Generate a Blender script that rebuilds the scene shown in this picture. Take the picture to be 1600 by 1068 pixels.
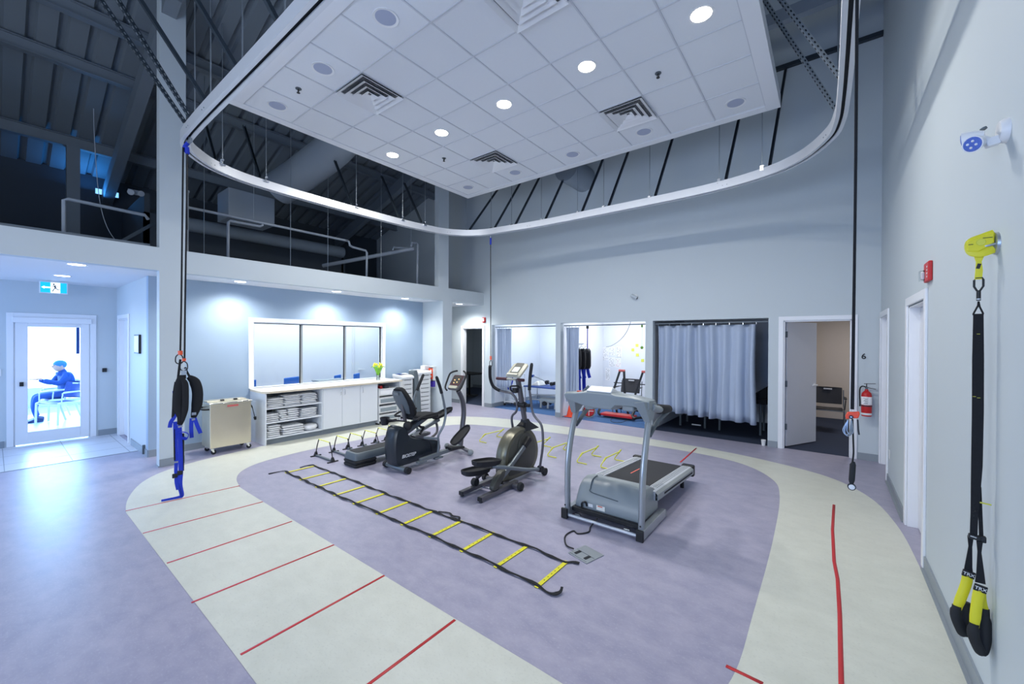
import bpy, bmesh, math, random
from mathutils import Vector, Matrix
for _o in list(bpy.data.objects): bpy.data.objects.remove(_o, do_unlink=True)
SC = bpy.context.scene
COL = SC.collection
PI = math.pi
# ---------------------------------------------------------------- camera, world, light, exposure
def make_camera():
    yaw, pitch, roll, f = .6623, -.0046, .0049, 633.42
    c, s = math.cos, math.sin
    fw = Vector((-s(yaw)*c(pitch), c(yaw)*c(pitch), s(pitch)))
    r = Vector((c(yaw), s(yaw), 0)); u = r.cross(fw)
    r2 = r*c(roll)+u*s(roll); u2 = -r*s(roll)+u*c(roll)
    cam = bpy.data.cameras.new('camera'); o = bpy.data.objects.new('camera', cam); COL.objects.link(o)
    cam.sensor_width = 36; cam.lens = f/1600*36; cam.clip_start = .05; cam.clip_end = 100
    m = Matrix((r2, u2, -fw)).transposed().to_4x4(); m.translation = (0, 0, 1.7815)
    o.matrix_world = m
    SC.camera = o
make_camera()
W = bpy.data.worlds.new('world'); SC.world = W; W.use_nodes = True
W.node_tree.nodes['Background'].inputs[0].default_value = (.75, .85, 1, 1)
W.node_tree.nodes['Background'].inputs[1].default_value = .6
SC.view_settings.view_transform = 'Standard'; SC.view_settings.look = 'None'
SC.view_settings.gamma = 1; SC.view_settings.use_curve_mapping = False
SC.view_settings.exposure = 0.19
def area(name, loc, rot, size, energy, color=(1,1,1), spread=PI, shape='RECTANGLE'):
    l = bpy.data.lights.new(name, 'AREA'); l.shape = shape; l.size = size[0]
    if shape in ('RECTANGLE','ELLIPSE'): l.size_y = size[1]
    l.energy = energy; l.color = color; l.spread = spread
    o = bpy.data.objects.new(name, l); COL.objects.link(o); o.location = loc; o.rotation_euler = rot
    return o
DAY = (.84, .92, 1.0)
# daylight through the windows of the wall behind the camera and of the waiting room
area('daylight_front_window', (-3.6,-3.9,1.9), (PI/2,0,0), (3.6,2.0), 135, DAY)
area('daylight_front_window_high', (-3.2,-3.9,4.6), (PI/2,0,0), (5.0,1.2), 50, DAY)
area('daylight_waiting_room', (-14.6,.6,1.5), (0,-PI/2,0), (2.3,3.0), 420, (.30,.56,1.0))
area('lobby_window', (-8.9,-2.9,1.7), (PI/2,0,0), (2.4,2.0), 75, (.34,.56,1.0))
# the lamps of the small rooms, plus an added fill in the side room
area('alcove_lamp_a', (-6.0,9.3,2.62), (0,0,0), (1.2,.6), 30, (.82,.91,1))
area('alcove_lamp_b', (-3.9,9.3,2.62), (0,0,0), (1.2,.6), 34, (.93,.96,1))
area('office_lamp', (-8.85,4.3,2.62), (0,0,0), (1.2,4.2), 62, (.9,.97,1))
area('treatment_room_lamp', (.9,10.4,2.5), (0,0,0), (.5,.5), 22, (1,.91,.83))
area('roof_void_window', (-11.95,1.22,4.70), (0,-PI+.6,0), (.15,.3), 7.0, (.05,.36,1))
area('side_room_fill', (-8.8,9.6,2.6), (0,0,0), (.6,.6), 5, (.9,.95,1))  # unseen fill, added to lift the side room out of black
area('daylight_front_right', (-.35,-3.9,1.8), (PI/2,0,0), (1.1,2.2), 90, (.25,.45,1))

# ---------------------------------------------------------------- helpers
def hexc(h, a=1):
    h = h.lstrip('#'); v = [int(h[i:i+2],16)/255 for i in (0,2,4)]
    return tuple([(x/12.92 if x <= .04045 else ((x+.055)/1.055)**2.4) for x in v]+[a])
MATS = {}
def mat(name, col, rough=.5, metal=0., var=.06, scale=6., bump=0., emit=None, es=0., spec=.5, coat=0., bscale=None, det=4):
    m = bpy.data.materials.new(name); m.use_nodes = True; nt = m.node_tree; b = nt.nodes['Principled BSDF']
    c = hexc(col) if isinstance(col, str) else tuple(col)+(1,)
    b.inputs['Roughness'].default_value = rough; b.inputs['Metallic'].default_value = metal
    b.inputs['Specular IOR Level'].default_value = spec
    if coat: b.inputs['Coat Weight'].default_value = coat; b.inputs['Coat Roughness'].default_value = .1
    tc = nt.nodes.new('ShaderNodeTexCoord'); nz = nt.nodes.new('ShaderNodeTexNoise')
    nz.inputs['Scale'].default_value = scale; nz.inputs['Detail'].default_value = det
    nt.links.new(tc.outputs['Object'], nz.inputs['Vector'])
    rp = nt.nodes.new('ShaderNodeMix'); rp.data_type = 'RGBA'
    rp.inputs[6].default_value = tuple(max(0,x*(1-var)) for x in c[:3])+(1,)
    rp.inputs[7].default_value = tuple(min(1,x*(1+var)) for x in c[:3])+(1,)
    nt.links.new(nz.outputs['Fac'], rp.inputs[0]); nt.links.new(rp.outputs[2], b.inputs['Base Color'])
    if bump:
        n2 = nt.nodes.new('ShaderNodeTexNoise'); n2.inputs['Scale'].default_value = bscale or scale*8
        nt.links.new(tc.outputs['Object'], n2.inputs['Vector'])
        bp = nt.nodes.new('ShaderNodeBump'); bp.inputs['Strength'].default_value = bump; bp.inputs['Distance'].default_value = .01
        nt.links.new(n2.outputs['Fac'], bp.inputs['Height']); nt.links.new(bp.outputs['Normal'], b.inputs['Normal'])
    if emit:
        b.inputs['Emission Color'].default_value = hexc(emit) if isinstance(emit,str) else tuple(emit)+(1,)
        b.inputs['Emission Strength'].default_value = es
    MATS[name] = m
    return m
def glassmat(name, tint=(.97,.99,1), gl=.08):
    m = bpy.data.materials.new(name); m.use_nodes = True; nt = m.node_tree; nt.nodes.clear()
    out = nt.nodes.new('ShaderNodeOutputMaterial'); t = nt.nodes.new('ShaderNodeBsdfTransparent'); g = nt.nodes.new('ShaderNodeBsdfGlossy')
    mx = nt.nodes.new('ShaderNodeMixShader'); t.inputs[0].default_value = tint+(1,); g.inputs['Roughness'].default_value = .03
    fr = nt.nodes.new('ShaderNodeFresnel'); fr.inputs[0].default_value = 1.3
    nt.links.new(fr.outputs[0], mx.inputs[0]); nt.links.new(t.outputs[0], mx.inputs[1]); nt.links.new(g.outputs[0], mx.inputs[2])
    nt.links.new(mx.outputs[0], out.inputs[0]); MATS[name] = m; return m
def V(*a): return Vector(a)
def smooth(pts, n=6, closed=False):
    P = [Vector(p) for p in pts]; out = []; N = len(P)
    rng = range(N if closed else N-1)
    for i in rng:
        if closed: p0,p1,p2,p3 = P[i-1],P[i],P[(i+1)%N],P[(i+2)%N]
        else: p0 = P[max(i-1,0)]; p1 = P[i]; p2 = P[i+1]; p3 = P[min(i+2,N-1)]
        for k in range(n):
            t = k/n
            out.append(.5*((2*p1)+(-p0+p2)*t+(2*p0-5*p1+4*p2-p3)*t*t+(-p0+3*p1-3*p2+p3)*t**3))
    if not closed: out.append(P[-1])
    return out
class MB:
    def __init__(s): s.bm = bmesh.new()
    def face(s, vs, m=0):
        try: f = s.bm.faces.new(vs); f.material_index = m; return f
        except ValueError: return None
    def hexa(s, c, m=0):
        v = [s.bm.verts.new(p) for p in c]
        for q in ((0,3,2,1),(4,5,6,7),(0,1,5,4),(1,2,6,5),(2,3,7,6),(3,0,4,7)): s.face([v[i] for i in q], m)
        return s
    def box(s, x0,x1,y0,y1,z0,z1, m=0):
        if x0 > x1: x0,x1 = x1,x0
        if y0 > y1: y0,y1 = y1,y0
        if z0 > z1: z0,z1 = z1,z0
        return s.hexa([(x0,y0,z0),(x1,y0,z0),(x1,y1,z0),(x0,y1,z0),(x0,y0,z1),(x1,y0,z1),(x1,y1,z1),(x0,y1,z1)], m)
    def obox(s, c, sz, R=None, m=0):
        c = Vector(c); R = R or Matrix.Identity(3); a,b,d = sz[0]/2,sz[1]/2,sz[2]/2
        return s.hexa([c+R@Vector(p) for p in ((-a,-b,-d),(a,-b,-d),(a,b,-d),(-a,b,-d),(-a,-b,d),(a,-b,d),(a,b,d),(-a,b,d))], m)
    def bar(s, p0, p1, w, h, up=(0,0,1), m=0):
        p0 = Vector(p0); p1 = Vector(p1); d = (p1-p0); L = d.length; d.normalize(); up = Vector(up)
        if abs(d.dot(up)) > .98: up = Vector((1,0,0))
        x = d.cross(up).normalized(); z = x.cross(d)
        return s.obox((p0+p1)/2, (w, L, h), Matrix((x,d,z)).transposed(), m)
    def tube(s, pts, r, seg=10, closed=False, flat=None, up=None, caps=True, m=0):
        P = [Vector(p) for p in pts]; N = len(P)
        if N < 2: return s
        R = r if isinstance(r,(list,tuple)) else [r]*N
        T = []
        for i in range(N):
            a = P[i-1] if (i or closed) else P[0]; b = P[(i+1)%N] if (i < N-1 or closed) else P[-1]
            t = (b-a); T.append(t.normalized() if t.length > 1e-9 else Vector((0,0,1)))
        n = Vector(up) if up else (Vector((0,0,1)) if abs(T[0].z) < .9 else Vector((1,0,0)))
        rings = []
        for i in range(N):
            if up: n = Vector(up)
            n = (n - T[i]*n.dot(T[i]))
            n = n.normalized() if n.length > 1e-6 else T[i].orthogonal().normalized()
            b = T[i].cross(n)
            ring = []
            for k in range(seg):
                a = 2*PI*(k+.5)/seg; rx, ry = (R[i], R[i]*(flat if flat else 1))
                ring.append(s.bm.verts.new(P[i]+b*math.cos(a)*rx+n*math.sin(a)*ry))
            rings.append(ring)
        for i in range(N if closed else N-1):
            A, B = rings[i], rings[(i+1)%N]
            for k in range(seg): s.face([A[k],A[(k+1)%seg],B[(k+1)%seg],B[k]], m)
        if caps and not closed: s.face(rings[0][::-1], m); s.face(rings[-1], m)
        return s
    def cyl(s, p0, p1, r0, r1=None, seg=16, m=0):
        return s.tube([p0,p1], [r0, r0 if r1 is None else r1], seg, m=m)
    def prism(s, pts, axis, a0, a1, m=0):
        def P(u,v,a): return {'x':(a,u,v),'y':(u,a,v),'z':(u,v,a)}[axis]
        A = [s.bm.verts.new(P(u,v,a0)) for u,v in pts]; B = [s.bm.verts.new(P(u,v,a1)) for u,v in pts]
        n = len(pts)
        for i in range(n): s.face([A[i],A[(i+1)%n],B[(i+1)%n],B[i]], m)
        s.face(A[::-1], m); s.face(B, m); return s
    def loft(s, sections, m=0, closed=True):
        rings = [[s.bm.verts.new(p) for p in sec] for sec in sections]; n = len(rings[0])
        for A,B in zip(rings, rings[1:]):
            for k in range(n if closed else n-1): s.face([A[k],A[(k+1)%n],B[(k+1)%n],B[k]], m)
        if closed: s.face(rings[0][::-1], m); s.face(rings[-1], m)
        return s
    def lathe(s, prof, c=(0,0,0), axis='z', seg=24, m=0):
        c = Vector(c); rings = []
        def P(r,h,a):
            x,y = r*math.cos(a), r*math.sin(a)
            return c+{'z':Vector((x,y,h)),'x':Vector((h,x,y)),'y':Vector((x,h,y))}[axis]
        for r,h in prof: rings.append([s.bm.verts.new(P(max(r,1e-4),h,2*PI*k/seg)) for k in range(seg)])
        for A,B in zip(rings,rings[1:]):
            for k in range(seg): s.face([A[k],A[(k+1)%seg],B[(k+1)%seg],B[k]], m)
        s.face(rings[0][::-1], m); s.face(rings[-1], m); return s
    def sphere(s, c, r, sc=(1,1,1), seg=16, m=0, R=None):
        c = Vector(c); R = R or Matrix.Identity(3); rings = []
        for j in range(1,seg//2):
            th = PI*j/(seg//2)
            rings.append([s.bm.verts.new(c+R@Vector((r*sc[0]*math.sin(th)*math.cos(2*PI*k/seg), r*sc[1]*math.sin(th)*math.sin(2*PI*k/seg), r*sc[2]*math.cos(th)))) for k in range(seg)])
        t = s.bm.verts.new(c+R@Vector((0,0,r*sc[2]))); b = s.bm.verts.new(c-R@Vector((0,0,r*sc[2])))
        for A,B in zip(rings,rings[1:]):
            for k in range(seg): s.face([A[k],B[k],B[(k+1)%seg],A[(k+1)%seg]], m)
        for k in range(seg): s.face([t,rings[0][k],rings[0][(k+1)%seg]], m); s.face([b,rings[-1][(k+1)%seg],rings[-1][k]], m)
        return s
    def quad(s, a,b,c,d, m=0): s.face([s.bm.verts.new(p) for p in (a,b,c,d)], m); return s
    def build(s, name, ms, parent=None, bevel=0, sub=0, solid=0, bseg=2, ang=35):
        me = bpy.data.meshes.new(name)
        bmesh.ops.recalc_face_normals(s.bm, faces=s.bm.faces)
        for f in s.bm.faces: f.smooth = True
        s.bm.to_mesh(me); s.bm.free()
        for mm in (ms if isinstance(ms,(list,tuple)) else [ms]): me.materials.append(MATS[mm] if isinstance(mm,str) else mm)
        try: me.set_sharp_from_angle(angle=math.radians(ang))
        except Exception: pass
        o = bpy.data.objects.new(name, me); COL.objects.link(o)
        if parent is not None: o.parent = parent
        if solid:
            md = o.modifiers.new('solid','SOLIDIFY'); md.thickness = solid; md.offset = 0
        if bevel:
            md = o.modifiers.new('bevel','BEVEL'); md.width = bevel; md.segments = bseg; md.limit_method = 'ANGLE'; md.angle_limit = math.radians(40)
            md.harden_normals = True
        if sub:
            md = o.modifiers.new('sub','SUBSURF'); md.levels = sub; md.render_levels = sub
        return o
def tag(o, label, cat, group=None, kind=None):
    o['label'] = label; o['category'] = cat
    if group: o['group'] = group
    if kind: o['kind'] = kind
    return o
def thing(name, label, cat, loc=(0,0,0), rotz=0, group=None):
    o = bpy.data.objects.new(name, None); COL.objects.link(o); o.empty_display_size = .1
    o.location = loc; o.rotation_euler = (0,0,rotz)
    return tag(o, label, cat, group)
def struct(name, mb, m, parent=None, **k):
    o = mb.build(name, m, parent, **k)
    if parent is None: o['kind'] = 'structure'
    return o
def dup(root, loc, rotz, label, group=None):
    r = root.copy(); COL.objects.link(r); r.location = loc; r.rotation_euler = (0,0,rotz); r['label'] = label
    if group: r['group'] = group
    for ch in list(root.children):
        c = ch.copy(); COL.objects.link(c); c.parent = r
        for g in list(ch.children):
            d = g.copy(); COL.objects.link(d); d.parent = c
    return r
def text_mesh(body, size, loc, R, m, name, parent=None, depth=.001, label=None, shear=0, spacing=1.0):
    cu = bpy.data.curves.new('txt','FONT'); cu.body = body; cu.size = size; cu.extrude = depth; cu.align_x = 'CENTER'; cu.align_y = 'CENTER'
    cu.shear = shear; cu.offset = size*.012; cu.space_character = spacing
    t = bpy.data.objects.new('txt', cu); COL.objects.link(t); dg = bpy.context.evaluated_depsgraph_get()
    me = bpy.data.meshes.new_from_object(t.evaluated_get(dg)); bpy.data.objects.remove(t)
    me.materials.clear(); me.materials.append(MATS[m])
    me.transform(Matrix.Translation(Vector(loc)) @ R.to_4x4())
    o = bpy.data.objects.new(name, me); COL.objects.link(o)
    if parent is not None: o.parent = parent
    return o
def Rm(x, y): # rotation matrix from text right (x) and text up (y)
    x = Vector(x).normalized(); y = Vector(y).normalized(); return Matrix((x,y,x.cross(y))).transposed()

# ---------------------------------------------------------------- materials
mat('wall_paint','#c1cbd1',.6,var=.015,scale=1.5)
mat('wall_paint_dark','#6c7782',.7,var=.03,scale=1.5)
mat('accent_blue','#9bb0c6',.6,var=.015,scale=1.5)
mat('white_paint','#e4e8ee',.5,var=.01)
mat('trim_white','#e6e9ee',.35,var=.01)
mat('trim_jamb','#dcdee5',.4,var=.01)
mat('base_gray','#8a939b',.45,var=.03)
mat('ceiling_white','#e2e5ea',.7,var=.01)
mat('tile_white','#dfe3e8',.85,var=.012,scale=40,bump=.08,bscale=300)
mat('grid_white','#c9cdd4',.5,var=.01)
mat('roof_deck','#727d87',.7,var=.06,scale=.8)
mat('steel_dark','#6f7a85',.6,var=.05,scale=2)
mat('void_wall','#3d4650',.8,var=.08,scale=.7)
mat('duct','#8b96a2',.5,.2,var=.06,scale=1.2)
mat('pipe_paint','#8f99a5',.5,var=.04)
mat('galv','#9aa3ab',.38,.8,var=.12,scale=12)
mat('strut','#38424b',.5,.5,var=.1,scale=8)
mat('alu','#c4cad2',.3,.85,var=.04,scale=10)
mat('alu_matte','#d4d8de',.45,.35,var=.03,scale=10)
mat('chrome','#d7dade',.15,1,var=.02)
mat('black','#15171b',.5,var=.1)
mat('black_rubber','#1c1e22',.75,var=.1,scale=20)
mat('black_fabric','#15171c',.9,var=.15,scale=60,bump=.3,bscale=400)
mat('blue_strap','#1030b4',.7,var=.12,scale=60,bump=.2,bscale=500)
mat('chair_blue','#2f74d0',.4,var=.04)
mat('trainer_gray','#757e84',.35,.45,var=.04)
mat('navy','#1e272f',.35,var=.04)
mat('steel_brushed','#dbd3bc',.3,.7,var=.04,scale=4,bump=.25,bscale=5)
mat('cabinet_white','#dfe4ea',.35,var=.01)
mat('counter_top','#f1efe9',.3,var=.02,scale=30)
mat('counter_edge','#d8cdb8',.4,var=.05,scale=20)
mat('towel_white','#eef0f3',.95,var=.05,scale=30,bump=.5,bscale=250)
mat('towel_stripe','#9aa2ac',.95,var=.05)
mat('plastic_white','#e2e4e6',.35,var=.01)
mat('plastic_gray','#8d99a0',.4,var=.03)
mat('machine_gray','#8b9498',.36,var=.03,spec=.5)
mat('machine_gray_dark','#576168',.45,var=.04)
mat('machine_silver','#a8aeb2',.3,.55,var=.03)
mat('belt','#2b2c30',.75,var=.12,scale=80)
mat('olive','#6d6c5e',.33,.45,var=.06,scale=4)
mat('olive_dark','#4a4b46',.45,.2,var=.05)
mat('beige_plastic','#b9b7a6',.35,var=.03)
mat('lcd','#c9d3cc',.2,var=.03)
mat('taupe','#66656a',.35,.4,var=.04)
mat('maroon','#4a2730',.5,var=.06)
mat('yellow','#dbd428',.45,var=.04)
mat('yellow_soft','#d2d24a',.5,var=.05)
mat('yellow_pale','#e3e45e',.5,var=.04)
mat('red','#c01f22',.4,var=.06)
mat('red_tape','#bf2a2e',.5,var=.08,scale=20)
mat('orange','#ee4a22',.45,var=.04)
mat('green_ball','#6f9c2c',.5,var=.05)
mat('leaf','#6fb52c',.5,var=.25,scale=25)
mat('petal','#f0e64a',.5,var=.06)
mat('curtain','#acbad0',.85,var=.04,scale=3,bump=.15,bscale=120)
mat('curtain_mesh','#a8b6cc',.9,var=.05,scale=60)
mat('carpet_blue','#3f6494',.95,var=.25,scale=40,bump=.4,bscale=200)
mat('carpet_navy','#22304a',.95,var=.2,scale=40,bump=.4,bscale=200)
mat('warm_wall','#c9c1b9',.7,var=.02)
mat('blue_plastic','#123f8c',.4,var=.04)
mat('coat_glare_blue','#0f4a90',.75,var=.12,scale=12)  # navy coat, its bright blue also standing in for veiling glare
mat('skin','#d7a58a',.55,var=.05)
mat('hair_glare_blue','#2f79b8',.7,var=.12,scale=20)  # dark head covering coloured blue to imitate the veiling glare
mat('shoe','#1c3c68',.6)
mat('paper','#f2f3f5',.7,var=.02)
mat('print_gray','#3d434d',.7)
mat('print_red','#c4605c',.6)
mat('speaker_grille','#a6aec4',.7,var=.05,scale=200)
mat('purple','#4330a0',.45,var=.05)
mat('red_orange','#e2552f',.4,var=.05)
mat('cream','#f0efe6',.4,var=.02)
mat('pillow_tan','#6b5b48',.8)
mat('dark_chair','#2c2d33',.6,var=.06)
mat('chair_frame','#6e7378',.4,.5)
mat('lens_blue','#5670c0',.12,var=.25,scale=40)
mat('sign_cyan','#0aa8d8',.4,emit='#0aa8e0',es=.9)
mat('sign_white','#ffffff',.4,emit='#e8fbff',es=1.3)
mat('lamp_glow','#ffffff',.4,emit='#fffaf2',es=14)
mat('lamp_glow_cool','#ffffff',.4,emit='#f4f8ff',es=8)
mat('window_glow','#ffffff',.4,emit='#a8d0ff',es=3.2)
mat('void_glow','#ffffff',.4,emit='#7fc0ff',es=1.4)
mat('tile_floor','#c8ccd6',.35,var=.03,scale=3)
mat('slot_dark','#141a22',.8)
mat('led','#ffb060',.4,emit='#ffc890',es=1.5)
glassmat('glass')
def marble(name, c1, c2, c3, rough=.3):
    m = bpy.data.materials.new(name); m.use_nodes = True; nt = m.node_tree; b = nt.nodes['Principled BSDF']
    tc = nt.nodes.new('ShaderNodeTexCoord'); mp = nt.nodes.new('ShaderNodeMapping'); mp.inputs['Scale'].default_value = (1,1.5,1)
    n1 = nt.nodes.new('ShaderNodeTexNoise'); n1.inputs['Scale'].default_value = 5; n1.inputs['Detail'].default_value = 9; n1.inputs['Roughness'].default_value = .66; n1.inputs['Distortion'].default_value = .25
    n2 = nt.nodes.new('ShaderNodeTexNoise'); n2.inputs['Scale'].default_value = 55; n2.inputs['Detail'].default_value = 5
    nt.links.new(tc.outputs['Object'], mp.inputs['Vector']); nt.links.new(mp.outputs[0], n1.inputs['Vector']); nt.links.new(mp.outputs[0], n2.inputs['Vector'])
    r1 = nt.nodes.new('ShaderNodeValToRGB'); r1.color_ramp.elements[0].position = .36; r1.color_ramp.elements[1].position = .66
    r1.color_ramp.elements[0].color = hexc(c1); r1.color_ramp.elements[1].color = hexc(c2)
    nt.links.new(n1.outputs['Fac'], r1.inputs[0])
    r2 = nt.nodes.new('ShaderNodeValToRGB'); r2.color_ramp.elements[0].position = .56; r2.color_ramp.elements[1].position = .74
    r2.color_ramp.elements[0].color = (0,0,0,1); r2.color_ramp.elements[1].color = (.5,.5,.5,1)
    nt.links.new(n2.outputs['Fac'], r2.inputs[0])
    mx = nt.nodes.new('ShaderNodeMix'); mx.data_type = 'RGBA'; nt.links.new(r2.outputs[0], mx.inputs[0]); nt.links.new(r1.outputs[0], mx.inputs[6]); mx.inputs[7].default_value = hexc(c3)
    nt.links.new(mx.outputs[2], b.inputs['Base Color'])
    mr = nt.nodes.new('ShaderNodeMapRange'); mr.inputs[3].default_value = rough-.05; mr.inputs[4].default_value = rough+.1
    nt.links.new(n1.outputs['Fac'], mr.inputs[0]); nt.links.new(mr.outputs[0], b.inputs['Roughness'])
    b.inputs['Specular IOR Level'].default_value = .4
    MATS[name] = m
marble('vinyl_purple','#9493a9','#a5a2b5','#b5b2c1',.36)
marble('vinyl_beige','#c8cabf','#d0d2c7','#b5b7ae',.38)
# ---------------------------------------------------------------- the setting
XL, XR, YB = -7.283, .614, 8.094
XS = -8.02          # accent wall of the recess
HZ, HT = 2.718, 3.036
def shell():
    b = MB(); b.box(-8.6,.9,-4.2,8.15,-.1,0); b.box(-16,-8.6,1.44,8.15,-.1,0); struct('floor', b, 'vinyl_purple')
    # tiled lobby and waiting room floor
    b = MB(); b.box(-16,-8.601,-4.2,1.435,-.1,.0005)
    struct('floor', b, 'tile_floor')
    b = MB()
    for x in (-9.1,-9.7,-10.3): b.box(x-.004,x+.004,-4,1.43,.0006,.0012)
    for y in (.1,.72,-.52,1.33,-1.14): b.box(-10.45,-8.62,y-.004,y+.004,.0006,.0012)
    b.box(-8.62,-8.595,-4,1.43,.0006,.004)
    struct('trim_1', b, 'base_gray')
    outer = [(-5.3,.84),(-5.72,.85),(-6.2,.95),(-6.68,1.14),(-7.0,1.4),(-7.2,1.8),(-7.32,2.3),(-7.42,2.9),(-7.43,4),(-7.42,5.2),(-7.28,5.9),(-6.95,6.5),(-6.4,6.9),(-5.6,7.17),(-4.58,7.26),(-2.9,7.35),(-1.6,7.3),(-.72,7.12),(.0,6.78),(.38,6.2),(.54,5.4),(.585,4.5),(.59,3.7),(.59,1.9),(.47,1.25),(.1,.92),(-.5,.84),(-2.9,.84)]
    inner = [(-5.4,1.825),(-5.66,1.85),(-5.95,1.92),(-6.22,2.07),(-6.42,2.33),(-6.54,2.8),(-6.57,3.53),(-6.48,4.8),(-6.25,5.8),(-5.95,6.16),(-5.5,6.35),(-4.33,6.62),(-2.6,6.86),(-1.6,6.88),(-.95,6.68),(-.56,6.2),(-.43,5.6),(-.38,4.4),(-.375,3.1),(-.39,2.4),(-.52,2.02),(-.85,1.84),(-1.4,1.82),(-3.4,1.82)]
    b = MB(); bm = b.bm; es = []
    for ring in (outer, inner):
        P = smooth([(x,y,.0015) for x,y in ring], 8, True); vs = [bm.verts.new(p) for p in P]
        for i in range(len(vs)): es.append(bm.edges.new((vs[i], vs[(i+1)%len(vs)])))
    bmesh.ops.triangle_fill(bm, use_beauty=True, use_dissolve=False, edges=es)
    struct('floor', b, 'vinyl_beige')
    # walls: left wall header, columns, recess
    b = MB()
    b.box(XL-.15,XL,-4.2,8.094,HZ,HT)                       # header
    b.box(XL-.15,XL,1.42,1.70,0,HZ)                         # column under the header
    b.box(XL-.16,XL,1.42,1.71,HT,6.74)
    b.box(XL-.14,XL,6.50,6.82,HT,6.74)
    b.box(XS,XL,6.64,6.94,0,HZ)                             # pier beside the second opening
    b.box(-10.6,XS,6.74,6.94,0,HZ)
    b.box(XL-.15,XL,-4.2,-1.6,0,HZ)
    struct('wall_left', b, 'wall_paint')
    b = MB()
    wy0,wy1,wz0,wz1 = 2.84,5.47,.905,2.08
    b.box(XS-.12,XS,1.435,wy0,0,HZ); b.box(XS-.12,XS,wy1,6.74,0,HZ); b.box(XS-.12,XS,wy0,wy1,0,wz0); b.box(XS-.12,XS,wy0,wy1,wz1,HZ)
    struct('wall_recess', b, 'accent_blue')
    b = MB(); b.box(-10.28,-9.42,1.435,1.56,2.13,HZ); b.box(-9.30,XS-.121,1.435,1.56,0,HZ); b.box(-10.5,-10.28,1.435,1.56,0,HZ); b.box(-9.42,-9.30,1.435,1.56,0,HZ)
    struct('wall_hallway', b, 'wall_paint')
    b = MB(); b.box(-10.62,-10.5,-4.2,.2,0,HZ); b.box(-10.62,-10.5,1.1,1.56,0,HZ); b.box(-10.62,-10.5,.2,1.1,2.12,HZ)
    struct('wall_far', b, 'wall_paint')
    b = MB(); b.box(-10.62,XL-.15,-4.2,8.094,HZ,HT-.04); b.box(-16,-10.62,-4.2,3,HZ+.1,HT-.04); b.box(-13.3,-10.62,3,8.2,HZ+.1,HT-.04)
    struct('ceiling', b, 'ceiling_white')
    # back wall with openings
    b = MB(); y0,y1 = YB,YB+.12
    for x0,x1 in ((-10.6,-8.04),(-7.32,-6.99),(-5.02,-4.885),(-2.905,-2.755),(-.80,-.60),(.29,.734)): b.box(x0,x1,y0,y1,0,2.179)
    b.box(-10.6,.734,y0,y1,2.179,HT)
    b.box(-8.04,-7.32,y0,y1,2.10,2.179); b.box(-.60,.29,y0,y1,2.12,2.179)
    b.box(-13.3,.734,y0,y1,HT,8.5)
    struct('wall_back', b, 'wall_paint')
    # right wall, two door recesses
    b = MB(); x0,x1 = XR,XR+.12
    b.box(x0,x1,-4.2,4.56,0,8.5); b.box(x0,x1,5.46,7.10,0,8.5); b.box(x0,x1,8.0,8.2,0,8.5); b.box(x0,x1,4.56,5.46,2.12,8.5); b.box(x0,x1,7.10,8.0,2.14,8.5)
    struct('wall_right', b, 'wall_paint')
    # wall behind the camera with windows
    b = MB(); y0,y1 = -4.2,-4.08
    for a in ((-16,-10.2,0,8),(-7.6,-5.6,0,8),(-1.6,-.95,0,8),(.2,.734,0,8),(-.95,.2,0,.6),(-.95,.2,3.0,8),(-10.2,-7.6,0,.6),(-10.2,-7.6,2.8,8),(-5.6,-1.6,0,.8),(-5.6,-1.6,3.0,4.0),(-5.6,-1.6,5.3,8)): b.box(a[0],a[1],y0,y1,a[2],a[3])
    struct('wall_front', b, 'wall_paint')
    # waiting room
    b = MB(); b.box(-16.1,-16,-4.2,3,0,.5); b.box(-16.1,-16,-4.2,3,2.6,3); b.box(-16,-10.62,2.9,3,0,HT)
    b.box(-16,-10.5,-3.0,-2.9,0,HT)
    struct('wall_waiting', b, 'white_paint')
    b = MB(); b.box(-16.06,-16.02,-4.2,3,.5,2.6); struct('window_1', b, 'window_glow')
    # rooms behind the back wall
    b = MB()
    for x in (-7.10,-4.99,-2.86,-.73): b.box(x,x+.08,YB+.12,10.4,0,2.75)
    b.box(-7.10,-.65,10.4,10.5,0,2.75)
    struct('wall_alcoves', b, 'white_paint')
    b = MB(); b.box(-7.1,-.65,YB+.12,10.5,2.7,2.78); struct('ceiling', b, 'ceiling_white')
    b = MB(); b.box(-7.1,-2.83,8.151,10.5,-.1,.002); struct('floor', b, 'carpet_blue')
    b = MB(); b.box(-2.82,2.6,8.151,13,-.1,.002); struct('floor', b, 'carpet_navy')
    b = MB(); b.box(-.649,2.5,12.0,12.1,0,2.75); b.box(2.4,2.5,YB+.12,12,0,2.75); b.box(-.65,-.63,YB+.12,12,0,2.75)
    struct('wall_treatment', b, 'warm_wall')
    b = MB(); b.box(-.64,2.5,YB+.12,12.1,2.6,2.7); struct('ceiling', b, 'ceiling_white')
    # dark side room behind the far left door
    b = MB(); b.box(-10.6,-7.1,11.2,11.3,0,2.7); b.box(-10.7,-10.6,1.56,11.3,0,2.7); b.box(-7.12,-7.1,YB+.12,11.3,0,2.7); b.box(-10.6,-7.1,YB+.12,11.3,2.7,2.78)
    struct('wall_side_room', b, 'wall_paint')
    b = MB(); b.box(-10.7,-7.11,8.151,11.3,-.1,0); struct('floor', b, 'carpet_navy')
    # office behind the window
    b = MB(); b.box(-9.72,-9.6,1.56,6.74,0,HZ)
    struct('wall_office', b, 'white_paint')
shell()
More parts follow.
